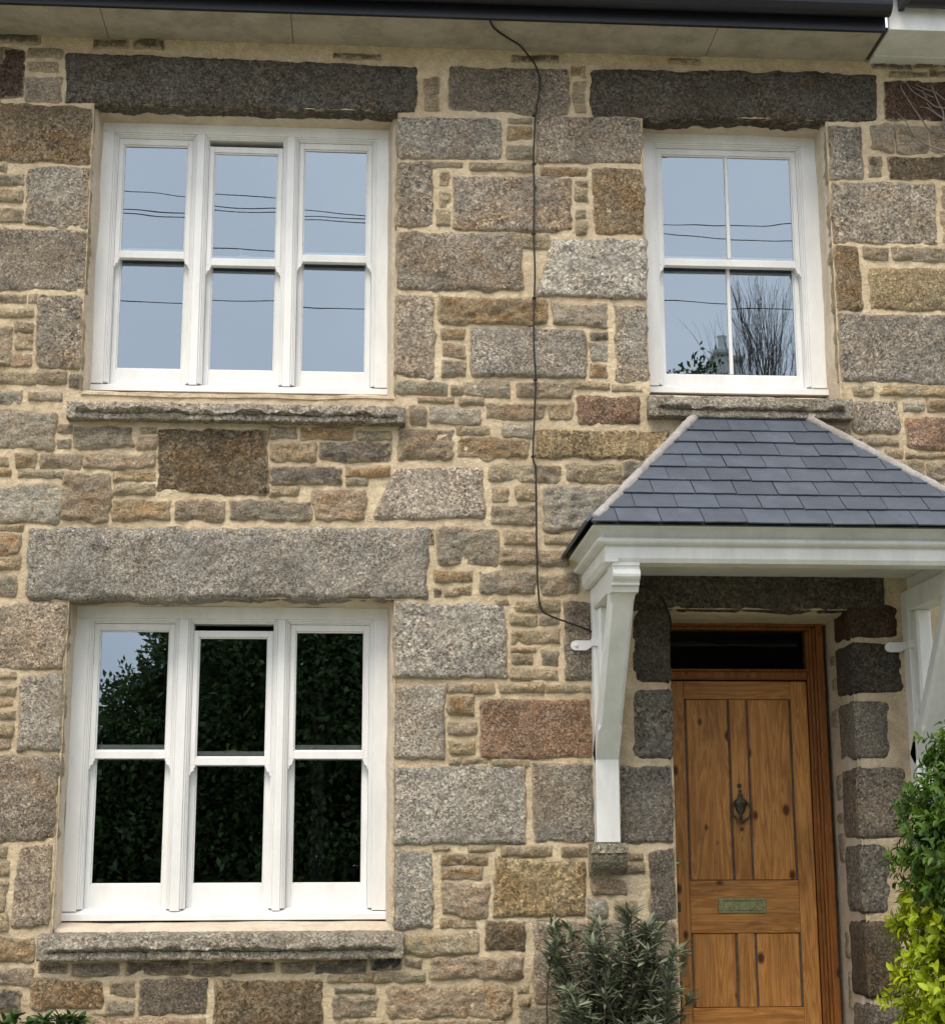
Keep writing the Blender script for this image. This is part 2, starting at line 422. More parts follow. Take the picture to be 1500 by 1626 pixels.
gc = tg.mix(gc, tg.ramp(tg.noise(vg, 30, 5, .7), [(.3, .6), (.7, 1.4)]), 1.0, 'MULTIPLY')
gm = tg.done(gc, .95, tg.bump(tg.noise(vg, 40, 4, .7), .03))
props(mesh('ground', gv, gf, gm, None, True), 'gravel and grass ground in front of the stone house', 'ground', kind='structure')

# ------------------------------------------------------------------ the house
house = props(empty('stone_house', (0.5, 0, -.16)), 'granite and rubble stone house with white sash windows and pine door', 'house')
def hp(o):           # keep world coordinates under the house Empty
    o.parent = house; o.matrix_parent_inverse = house.matrix_basis.inverted(); return o

OPEN = dict(UL=(-1.515, .155, 3.44, 5.118), LL=(-1.520, .163, .642, 2.338), RR=(1.552, 2.612, 3.45, 5.138), DR=(1.622, 2.600, -.40, 2.300))
WX0, WX1, WZ0, WZ1 = -3.9, 5.0, -.4, 5.56

def wall_sheet():
    xs = set(np.round(np.arange(WX0, WX1 + .01, .022), 4)); zs = set(np.round(np.arange(WZ0, WZ1 + .01, .022), 4))
    for a, b, c, d in OPEN.values():
        for s_, e in ((xs, a), (xs, b), (zs, c), (zs, d)):
            for q in [q for q in s_ if abs(q - e) < .011]: s_.discard(q)
            s_.add(e)
    xs = np.array(sorted(xs)); zs = np.array(sorted(zs))
    X, Z = np.meshgrid(xs, zs)
    pts = np.stack([X, X * 0, Z], -1)
    Y = .0005 + .0028 * fbm(pts * 3.1, 3) + .0035 * vnoise(pts * 15) + .003 * vnoise(pts * 41)
    v = np.stack([X, Y, Z], -1).reshape(-1, 3)
    n = len(xs); f = []
    cx = (xs[1:] + xs[:-1]) / 2; cz = (zs[1:] + zs[:-1]) / 2
    for j, z in enumerate(cz):
        for i, x in enumerate(cx):
            if any(a < x < b and c < z < d for a, b, c, d in OPEN.values()): continue
            f.append((j * n + i, j * n + i + 1, (j + 1) * n + i + 1, (j + 1) * n + i))
    o = mesh('wall', v, f, M['mortar'], None, True)
    return o
wall = hp(wall_sheet())

# colour classes: r, g, b, stain, relief, granite?
CLS = dict(G=(.455, .398, .325, .55, 'g'), L=(.55, .50, .43, .25, 'g'), D=(.15, .132, .108, .5, 'g'), W=(.13, .090, .068, .5, 'g'),
           B=(.36, .275, .175, .9, 'g'), T=(.48, .385, .235, .6, 'g'), K=(.225, .175, .115, .8, 'g'), U=(.40, .275, .195, .8, 'g'), E=(.285, .252, .208, .3, 'g'),
           R=(.56, .455, .300, .5, 'r'), N=(.43, .360, .265, .5, 'r'), O=(.49, .360, .215, .8, 'r'), Q=(.54, .415, .290, .7, 'r'), S=(.26, .215, .165, .4, 'r'), C=(.54, .485, .385, .3, 'r'), X=(.12, .11, .10, .1, 'r'))
_k = [0]
def stone_arrays(c4, kind, seed, back=.09, proud=None, res=None, side_deep=None):
    """c4: TL,TR,BR,BL in wall (X,Z). Rounded, uneven outline and rough face."""
    c4 = np.array(c4, float); w = (np.linalg.norm(c4[1] - c4[0]) + np.linalg.norm(c4[2] - c4[3])) / 2; h = (np.linalg.norm(c4[3] - c4[0]) + np.linalg.norm(c4[2] - c4[1])) / 2
    res = res or (.0125 if kind == 'g' else .0115)
    nu = max(5, int(w / res)); nv = max(5, int(h / res))
    # denser towards the edge
    def sp(n, L):
        t = np.linspace(-1, 1, n + 1); return np.sign(t) * (1 - (1 - np.abs(t)) ** 1.25)
    u, v = np.meshgrid(sp(nu, w), sp(nv, h))
    a, b = w / 2, h / 2; x = u * a; z = v * b
    rr = min(a, b) * (.30 if kind == 'g' else .36); rr = min(rr, .028 if kind == 'g' else .05) * random.uniform(.5, 1.25)
    qx, qz = np.abs(x), np.abs(z); dx, dz = qx - (a - rr), qz - (b - rr)
    m = (dx > 0) & (dz > 0); mm = np.maximum(dx, dz); ll = np.hypot(dx, dz) + 1e-9
    k = np.where(m, mm / ll, 1.0)
    qx = np.where(m, a - rr + dx * k, qx); qz = np.where(m, b - rr + dz * k, qz)
    e = np.minimum(a - np.abs(u * a), b - np.abs(v * b))
    x = np.sign(u) * qx; z = np.sign(v) * qz
    fu, fv = (x / a + 1) / 2, (z / b + 1) / 2
    # v=+1 is top
    top = c4[0][None, None] * (1 - fu)[..., None] + c4[1][None, None] * fu[..., None]
    bot = c4[3][None, None] * (1 - fu)[..., None] + c4[2][None, None] * fu[..., None]
    p = bot * (1 - fv)[..., None] + top * fv[..., None]
    X, Z = p[..., 0], p[..., 1]
    s = seed * 3.71
    pts = np.stack([X, Z, X * 0 + s], -1)
    edge = np.exp(-e / .03)
    j = .013 if kind == 'g' else .017
    j = min(j, min(w, h) * .13)
    X = X + edge * (j * vnoise(pts * 9 + 5) + j * .6 * vnoise(pts * 30 + 9) + j * .3 * vnoise(pts * 75 + 19)); Z = Z + edge * (j * vnoise(pts * 9 + 31) + j * .6 * vnoise(pts * 30 + 47) + j * .3 * vnoise(pts * 75 + 57))
    if proud is None: proud = (.011 if kind == 'g' else .011) + random.uniform(-.003, .004)
    amp = .0075 if kind == 'g' else .0105
    tilt = (random.uniform(-1, 1) * .006 * (u) + random.uniform(-1, 1) * .006 * v)
    relief = amp * fbm(pts * 11, 3) + (amp * .75) * vnoise(pts * 44 + 3)
    if kind == 'r': relief = relief + .014 * np.abs(vnoise(pts * np.array([8, 22, 1.]) + 8)) - .005 + .004 * vnoise(pts * np.array([30, 60, 1.]) + 2)
    Y = -(proud * (1 - np.exp(-e / .014)) + (relief + tilt) * (1 - np.exp(-e / .012))) - .006 + .012 * np.exp(-e / .005)
    nU, nV = X.shape[1], X.shape[0]
    V = np.stack([X, Y, Z], -1).reshape(-1, 3)
    F = [(q * nU + i, q * nU + i + 1, (q + 1) * nU + i + 1, (q + 1) * nU + i) for q in range(nV - 1) for i in range(nU - 1)]
    ring = [i for i in range(nU)] + [q * nU + nU - 1 for q in range(1, nV)] + [(nV - 1) * nU + i for i in range(nU - 2, -1, -1)] + [q * nU for q in range(nV - 2, 0, -1)]
    sm = np.exp(-e / (.010 if kind == 'g' else .015)).reshape(-1)
    n0 = len(V); B = V[ring].copy()
    B[:, 1] = back
    V = np.concatenate([V, B]); L = len(ring); smk = .3 if back > .10 else 1.0; stone_arrays.smear = np.concatenate([sm * smk, np.ones(L) * (0.0 if back > .10 else 1.0)])
    for i in range(L):
        i2 = (i + 1) % L; F.append((ring[i2], ring[i], n0 + i, n0 + i2))
    return V, F

def colour(code):
    r, g, b, st, kind = CLS[code]; q = random.uniform(.86, 1.15); w = random.uniform(-.05, .05)
    return (r * q * (1 + w), g * q, b * q * (1 - w), st * random.uniform(.5, 1.0)), kind

def stone(c4, code, name='stone', label=None, **kw):
    col, kind = colour(code); _k[0] += 1
    V, F = stone_arrays(c4, kind, _k[0], **kw)
    c = np.array([c4[0][0] + c4[2][0], 0, c4[0][1] + c4[2][1]]) / 2 if len(c4) == 4 else V.mean(0)
    me = bpy.data.meshes.new(name); V = V - c
    me.from_pydata(V.tolist(), [], F); me.polygons.foreach_set('use_smooth', [True] * len(F)); me.update()
    at = me.attributes.new('smear', 'FLOAT', 'POINT'); at.data.foreach_set('value', stone_arrays.smear.astype(np.float32))
    o = link(name, me, M['granite'] if kind == 'g' else M['rubble'])
    o.color = col; o.location = c; o.parent = wall; o.matrix_parent_inverse = Matrix.Identity(4)
    if label: o['label'] = label
    return o

# traced stones: tile offset, then x0 y0 x1 y1 code in three-times-enlarged tile pixels
TILES = {
 (0, 0): '''-70 225 110 470 W;-60 150 190 210 S;135 230 297 278 N;138 292 277 346 R;122 368 292 483 N;445 185 612 232 S;638 190 776 236 S;-70 490 444 778 B;-60 768 28 818 N;
   -60 825 110 885 N;-60 900 105 965 R;-60 985 105 1065 R;140 790 436 1086 G;-90 1092 412 1384 G''',
 (500, 0): '''80 250 316 286 S;940 262 1160 300 S;520 370 592 450 Q;520 455 590 526 R;636 320 1212 542 E;1222 315 1292 368 O;1232 385 1284 436 Q;1230 441 1286 486 Q;1236 490 1286 541 R;
   384 550 888 755 G;918 564 1030 589 R;924 600 1040 666 O;918 690 1042 766 N;1060 556 1566 786 G;384 768 560 1090 G;560 772 706 803 R;732 770 1036 822 R;1076 795 1296 843 O;
   594 818 642 890 R;588 910 642 986 R;578 1000 642 1076 R;660 835 1226 1110 G;1240 862 1300 888 N;1238 892 1302 956 R;1244 1000 1294 1042 N;1238 1050 1297 1120 R;1320 806 1572 1116 B;
   384 1106 986 1390 G;988 1115 1122 1182 R''',
 (1000, 0): '''190 280 336 308 O;1208 376 1560 580 W;1150 302 1340 332 S;1350 302 1600 334 S;1238 340 1420 370 S;1426 338 1600 372 S;944 586 1112 856 G;1144 590 1256 726 N;1262 590 1422 730 N;1430 592 1600 734 N;
   1140 742 1202 786 S;1140 792 1202 842 N;1228 742 1600 862 K;954 868 1468 1168 G;1478 880 1600 1005 R;1478 1012 1600 1160 R;968 1178 1106 1476 B;1112 1180 1236 1244 N;1248 1172 1600 1246 N''',
 (0, 400): '''-60 200 128 250 N;134 200 178 250 Q;-60 266 156 314 R;74 334 156 382 R;-60 338 46 546 N;74 390 152 466 R;58 484 152 550 Q;188 204 390 560 G;-60 566 170 636 R;176 562 312 636 N;330 580 386 650 E;
   -60 654 102 726 C;135 665 186 712 O;190 668 296 714 C;-60 750 262 936 C;274 820 346 866 N;272 888 336 942 N;358 834 630 936 N;664 836 742 870 R;660 880 752 940 Q;760 840 1268 1162 K;1284 830 1406 891 Q;1436 834 1680 896 O;
   1285 908 1502 1002 R;1290 1020 1632 1112 S;1284 1116 1422 1168 R;-60 974 42 1026 R;74 960 166 1030 O;196 964 382 1032 N;406 958 742 1038 Q;-60 1036 50 1072 O;88 1038 304 1082 R;-60 1108 290 1292 C;296 1058 512 1290 N;
   544 1040 636 1092 R;642 1040 742 1092 O;544 1104 738 1162 R;542 1180 808 1286 O;830 1180 1070 1290 N;1098 1180 1478 1286 N''',
 (500, 400): '''384 204 564 600 G;590 210 1106 348 O;1132 246 1388 362 C;602 362 716 417 O;608 438 718 502 N;602 514 712 590 N;742 360 1292 606 L;1312 380 1392 419 S;1308 434 1398 514 C;1312 534 1392 600 O;1428 252 1588 622 G;
   384 614 632 682 N;642 636 702 682 R;708 612 932 692 C;962 614 1226 697 N;1240 618 1402 656 R;1412 634 1560 672 R;488 690 662 722 O;686 694 804 731 R;448 724 538 822 N;548 738 792 822 C;812 714 1096 802 Q;1108 720 1228 806 R;
   1244 680 1548 826 U;400 838 656 992 N;676 828 834 877 R;888 814 1032 882 C;682 884 1012 988 O;1050 840 1690 986 T;24 904 362 1002 S;198 850 362 897 R;148 1020 352 1072 O;148 1078 252 1117 N;-8 1130 238 1284 Q;
   832 1014 1050 1097 R;1058 1014 1172 1097 N;1198 1004 1452 1108 R;846 1120 918 1187 R;952 1118 1052 1187 R;838 1206 1052 1300 N;1460 1000 1640 1090 N;1095 1114 1520 1330 C''',
 (1000, 400): '''1134 64 1600 286 T;984 294 1600 630 G;1060 640 1162 688 R;1184 634 1600 692 R;1064 704 1282 862 L;1300 712 1402 758 C;1410 704 1600 762 R;1308 794 1600 946 U;900 820 1052 872 N;996 880 1104 922 N;1114 880 1280 924 R;
   1212 932 1302 984 R;1310 952 1600 988 R;1212 992 1398 1072 R;1406 996 1600 1092 N;1440 1102 1600 1180 R''',
 (0, 800): '''-60 96 112 130 R;-60 136 102 238 Q;-60 250 96 316 R;-60 348 76 432 N;-90 478 326 786 G;-60 800 76 838 R;-60 868 72 918 R;-60 934 62 968 O;-60 984 62 1034 R;-60 1048 62 1112 R;-60 1118 46 1174 Q;98 810 306 1188 G''',
 (500, 800): '''544 118 567 196 X;578 114 872 298 N;898 130 1048 197 R;882 214 1206 296 Q;1098 150 1242 197 R;568 316 752 377 O;568 400 602 446 S;612 388 748 442 R;788 328 1052 437 N;1072 334 1256 437 N;382 474 914 838 L;
   862 454 924 490 Q;958 454 1172 517 R;932 524 1060 582 R;1064 530 1168 582 N;938 604 1162 670 R;932 684 1052 707 R;938 718 1032 772 N;1076 694 1158 772 N;932 784 1158 842 R;1184 462 1330 842 E;378 860 622 1226 L;
   630 858 748 902 N;754 855 854 907 R;882 854 1088 902 R;1102 864 1312 902 R;632 914 762 1008 O;636 1034 768 1102 N;638 1124 764 1192 R;788 924 1320 1206 U''',
 (500, 1200): '''636 8 692 40 R;704 8 822 42 R;838 14 1022 54 R;370 48 1008 412 L;1042 38 1326 408 G;1450 44 1702 414 E;564 430 644 457 R;732 425 858 457 R;888 430 1124 480 R;1178 430 1300 482 N;366 450 564 822 L;600 468 822 522 O;
   602 526 802 592 O;602 608 824 766 Q;852 494 1288 772 T;1298 684 1392 768 C;1494 466 1560 504 N;1484 520 1570 564 N;1318 590 1486 664 Q;1430 690 1536 780 O;1590 452 1722 780 E;594 780 764 828 O;808 794 1002 938 K;
   424 844 782 948 R;1028 780 1084 842 Q;552 964 990 1064 Q;432 968 508 1007 N;266 968 412 1022 X;6 974 244 1038 S;58 1044 274 1082 R;282 1030 528 1078 R;98 1100 288 1132 N;78 1144 294 1254 N;332 1094 948 1244 Q;
   962 1090 1018 1132 R;968 1144 1024 1198 R;1042 800 1732 1184 G;968 1200 1300 1330 N;110 1266 900 1340 O;1310 1200 1740 1340 E''',
 (0, 1200): '''-90 8 282 402 G;-60 430 38 488 R;-60 498 42 578 R;-60 590 22 744 R;-60 752 30 850 R;-60 864 160 988 O;-60 1014 158 1092 Q;-60 1104 92 1218 S;184 994 324 1036 S;348 990 568 1052 N;608 984 892 1042 S;908 984 1098 1047 S;
   1108 984 1304 1032 S;1338 984 1500 1034 N;150 1068 486 1208 B;528 1068 648 1148 N;512 1164 644 1234 N;668 1062 978 1238 E;1028 1062 1536 1294 K;440 1220 512 1247 N;-60 1242 205 1340 Q;380 1244 984 1340 Q''',
}
for (ox, oy), txt in TILES.items():
    for ent in txt.replace('\n', '').split(';'):
        q = ent.split()
        x0, y0, x1, y1 = [float(t) for t in q[:4]]
        a = P(ox + x0 / 3, oy + y0 / 3); b = P(ox + x1 / 3, oy + y1 / 3)
        X0, Z1, X1, Z0 = a[0], a[1], b[0], b[1]
        X0 -= .006; X1 += .006; Z0 -= .0055; Z1 += .0055
        # keep clear of the openings' reveals
        for oa, ob, oc, od in OPEN.values():
            if Z0 < od - .03 and Z1 > oc + .03:
                if X0 < oa < X1 and X1 - oa < .12: X1 = oa - .004
                elif X0 < ob < X1 and ob - X0 < .12: X0 = ob + .004
                elif abs(X1 - oa) < .03: X1 = oa - .003
                elif abs(X0 - ob) < .03: X0 = ob + .003
        sk = [random.uniform(-1, 1) * min(.012, (Z1 - Z0) * .05) for _ in range(4)]
        stone([(X0, Z1 + sk[0]), (X1, Z1 + sk[1]), (X1, Z0 + sk[2]), (X0, Z0 + sk[3])], q[4])
def pq(*pts): return [P(*p) for p in pts]
# stepped pale block above the big lintel
stone(pq((628, 743), (768, 741), (771, 826), (586, 826)), 'L')
stone(pq((874, 379), (1028, 377), (1028, 477), (848, 473)), 'L')
stone(pq((31, 1343), (85, 1341), (80, 1475), (14, 1475)), 'G')

# lintels
stone(pq((104, 83), (664, 105), (662, 179), (104, 164)), 'D', 'lintel', 'long blackened granite lintel', back=.116, proud=.014)
stone(pq((937, 109), (1391, 117), (1392, 193), (937, 186)), 'D', 'lintel', 'blackened granite lintel', back=.116, proud=.014)
stone(pq((44, 838), (681, 838), (681, 953), (42, 953)), 'L', 'lintel', 'long pale rough granite lintel', back=.116, proud=.024)
stone([(1.36, 2.62), (2.80, 2.62), (2.80, 2.305), (1.36, 2.295)], 'D', 'lintel', 'dark granite lintel over the door', back=.116)

# door jamb stones run back into the reveal
def jamb(x0, x1, z0, z1, code, left):
    """a block with a rough front and a rough return face in the door reveal"""
    col, kind = colour(code); _k[0] += 1; s = _k[0] * 2.3
    n_f, n_s, n_z = max(4, int((x1 - x0) / .016)), 17, max(5, int((z1 - z0) / .016))
    path = [(x0 + (x1 - x0) * i / n_f, -.016) for i in range(n_f + 1)]
    r = .022
    if left:
        c = x1; path = [p for p in path if p[0] < c - r]; path += [(c - r + r * math.sin(a), -.016 + r - r * math.cos(a)) for a in (0, .4, .8, 1.2, 1.57)]
        path += [(c, r + (.27 - r) * i / n_s) for i in range(1, n_s)]
        nrm = [(0, -1)] * 0
    else:
        c = x0; path = [p for p in path if p[0] > c + r][::-1]; path += [(c + r - r * math.sin(a), -.016 + r - r * math.cos(a)) for a in (0, .4, .8, 1.2, 1.57)]
        path += [(c, r + (.27 - r) * i / n_s) for i in range(1, n_s)]
    path = np.array(path); m = len(path)
    zz = np.linspace(z0, z1, n_z + 1); V = []
    for z in zz:
        e = min(z - z0, z1 - z); fo = 1 - math.exp(-e / .010)
        for i, (x, y) in enumerate(path):
            pt = np.array([x, y, z]) ; nn = .005 * float(fbm(np.array([x * 11 + s, y * 11, z * 11]), 3)) + .003 * float(vnoise(np.array([x * 40, y * 40 + s, z * 40])))
            ex = min(abs(i), 3) / 3.0; inset = .022 * (1 - fo) + .02 * (1 - ex) - nn * fo
            d = np.array([0, 1.0]) if y < -.01 else np.array([-1.0 if left else 1.0, 0])
            ez = (1 - fo) * .5 * .012 * float(vnoise(np.array([x * 14, y * 14, z * 3 + s])))
            V.append((x + d[0] * inset, y + d[1] * inset, z + ez))
    F = []
    for j in range(n_z):
        for i in range(m - 1):
            q = (j * m + i, j * m + i + 1, (j + 1) * m + i + 1, (j + 1) * m + i); F.append(q if left else q[::-1])
    F.append(tuple(range(m))[::-1] if left else tuple(range(m))); F.append(tuple(range(n_z * m, (n_z + 1) * m)) if left else tuple(range(n_z * m, (n_z + 1) * m))[::-1])
    V = np.array(V); c0 = V.mean(0)
    o = mesh('jamb_stone', V - c0, F, M['granite'], wall, True); o.location = c0; o.color = col
for y0, y1, x0, code in ((963, 1085, 1003, 'D'), (1094, 1206, 1002, 'E')):
    a = P(x0, y0); b = P(1066, y1); jamb(a[0], 1.626, b[1], a[1], code, True)
for y0, y1, x1, code in ((960, 1014, 1428, 'W'), (1020, 1102, 1436, 'D'), (1112, 1206, 1416, 'E'), (1217, 1332, 1447, 'E'), (1341, 1452, 1418, 'E'), (1462, 1587, 1442, 'K'), (1596, 1680, 1450, 'E')):
    a = P(1360, y0); b = P(x1, y1); jamb(2.588, b[0], b[1], a[1], code, False)

# rubble beyond the picture's edges, one mass
def fill_rubble():
    Vs, Fs, Sm = [], [], []; n = 0
    def area(x0, x1, z0, z1):
        nonlocal n
        z = z0
        while z < z1 - .05:
            h = min(random.uniform(.07, .24), z1 - z); x = x0
            while x < x1 - .06:
                w = min(random.uniform(.15, .5) * (1.2 if h > .15 else .8), x1 - x)
                if w > .07:
                    _k[0] += 1; g = .012
                    V, F = stone_arrays([(x + g, z + h - g), (x + w - g, z + h - g), (x + w - g, z + g), (x + g, z + g)], 'r', _k[0], res=.03)
                    Vs.append(V); Sm.append(stone_arrays.smear); Fs.extend([tuple(i + n for i in f) for f in F]); n += len(V)
                x += w
            z += h
    area(-3.9, P(-32, 800)[0], -.2, 5.45)
    area(3.42, 5.0, 2.3, 5.42); area(3.10, 5.0, -.2, 2.3)
    area(-1.8, 1.6, -.25, P(800, 1652)[1]); area(2.62, 3.1, -.25, .05)
    me = bpy.data.meshes.new('rubble'); me.from_pydata(np.concatenate(Vs).tolist(), [], Fs); me.polygons.foreach_set('use_smooth', [True] * len(Fs)); me.update()
    at = me.attributes.new('smear', 'FLOAT', 'POINT'); at.data.foreach_set('value', np.concatenate(Sm).astype(np.float32))
    o = link('rubble', me, M['rubble'], wall); o.color = (.29, .24, .17, .6); o['kind'] = 'stuff'
fill_rubble()

# reveals (render) round the openings
def reveal(name, x0, x1, z0, z1, d0, d1, bottom=True, fl=(.02, .02, .02, .02), step=.06, hstep=.10):
    o_ = MB(); n = 12
    def strip(pa, pb, nrm, fl, st):
        L = np.linalg.norm(np.array(pb) - np.array(pa)); k = max(4, int(L / .04)); V = []; dd = np.array([d0, st * .5, st, st + .012, st + .04, .5 * (st + .2) + .02, .2, d1])
        for i in range(k + 1):
            p = np.array(pa) + (np.array(pb) - np.array(pa)) * i / k
            for y in dd:
                w = .007 * float(fbm(np.array([p[0] * 4, y * 6, p[1] * 4 + name.__hash__() % 7]), 2)) + (-.010 if y <= st else fl * (.35 + .65 * min(1, (y - st) / max(.02, .2 - st))))
                V.append((p[0] + nrm[0] * w, y, p[1] + nrm[1] * w))
        o_.add(V, [(i * 8 + j, i * 8 + j + 1, (i + 1) * 8 + j + 1, (i + 1) * 8 + j) for i in range(k) for j in range(7)])
    strip((x0, z0), (x0, z1), (1, 0), fl[0], step); strip((x1, z1), (x1, z0), (-1, 0), fl[1], step); strip((x0, z1), (x1, z1), (0, -1), fl[2], hstep)
    if bottom: strip((x1, z0), (x0, z0), (0, 1), fl[3], .03)
    return hp(o_.build('reveal', M['render'], None, True))
reveal('ul', *OPEN['UL'], -.008, .24, True, (.012, .040, .016, .06)); reveal('ll', *OPEN['LL'], -.008, .24, True, (.004, .030, .015, .05)); reveal('rr', *OPEN['RR'], -.008, .24, True, (.004, .008, .010, .09))
reveal('dr', 1.624, 2.602, -.3, 2.30, -.004, .60, False, (.004, .0, .012, 0), .10, .105)
# small stones bedded in the door reveal
for (za, zb, ya, yb) in ((2.03, 2.10, .30, .40), (1.90, 1.97, .29, .36), (1.70, 1.80, .30, .40), (1.30, 1.45, .28, .37), (1.18, 1.24, .29, .38), (.98, 1.14, .28, .38), (.48, .62, .29, .36), (.22, .42, .29, .35)):
    _k[0] += 1; V, F = stone_arrays([(ya, zb), (yb, zb), (yb, za), (ya, za)], 'r', _k[0], back=.03)
    q = np.stack([2.599 + V[:, 1] * .7, V[:, 0], V[:, 2]], -1)
    o = mesh('stone', q, F, M['rubble'], wall, True); o.color = colour('N')[0]
    at = o.data.attributes.new('smear', 'FLOAT', 'POINT'); at.data.foreach_set('value', stone_arrays.smear.astype(np.float32))

# sills
def sill(x0, x1, zt, zb, d_back, rise):
    """rough-faced granite sill: weathered top, rock-faced band, drip fillet, squared end blocks"""
    h = zt - zb; prof = [(d_back, zt + rise, 0), (.05, zt + .012, 0), (-.058, zt, .2), (-.066, zt - .010, .3), (-.070, zt - h * .20, .35), (-.078, zt - h * .32, 1), (-.092, zt - h * .42, 1), (-.094, zt - h * .52, 1),
                         (-.084, zt - h * .60, 1), (-.066, zt - h * .635, .8), (-.060, zt - h * .66, .4), (-.070, zt - h * .70, .25), (-.072, zb + .012, .3), (-.070, zb, .3), (-.03, zb - .002, .3), (.03, zb, 0)]
    m = len(prof); k = int((x1 - x0) / .014); V = []
    for i in range(k + 1):
        x = x0 + (x1 - x0) * i / k; e = min(x - x0, x1 - x); blk = 1.0 if e < .045 else 0.0
        for (y, z, r) in prof:
            yy = y
            if blk and -.1 < y < -.05 and z < zt - .012 and z > zb + .005: yy = -.070
            nn = float(fbm(np.array([x * 14, y * 30, z * 22]), 3)) * .017 * r * (1 - .8 * blk) + .0025 * float(vnoise(np.array([x * 50, y * 50, z * 50])))
            V.append((x, yy - nn * 1.2, z + nn * 1.0))
    F = [(i * m + j, i * m + j + 1, (i + 1) * m + j + 1, (i + 1) * m + j) for i in range(k) for j in range(m - 1)]
    F += [tuple(range(m))[::-1], tuple(range(k * m, (k + 1) * m))]
    o = hp(mesh('window_sill', V, F, M['granite'], None, True)); o.color = (.47, .425, .35, .15); return o
sill(-1.572, .215, 3.378, 3.284, .26, .075); sill(1.533, 2.660, 3.462, 3.345, .26, .060); sill(-1.580, .222, .640, .518, .26, .050)

# ------------------------------------------------------------------ sash windows
def horn(x, z, s, y):
    """ogee horn under the meeting rail; s = +1 grows to the right of x"""
    p = [(0, 0), (.030, 0), (.028, -.010), (.022, -.016), (.024, -.024), (.016, -.032), (.007, -.037), (.006, -.050), (.0, -.054)]
    return extrude_poly([(x + s * a, z + b) for a, b in p][::int(s)], 'y', y, y + .04)

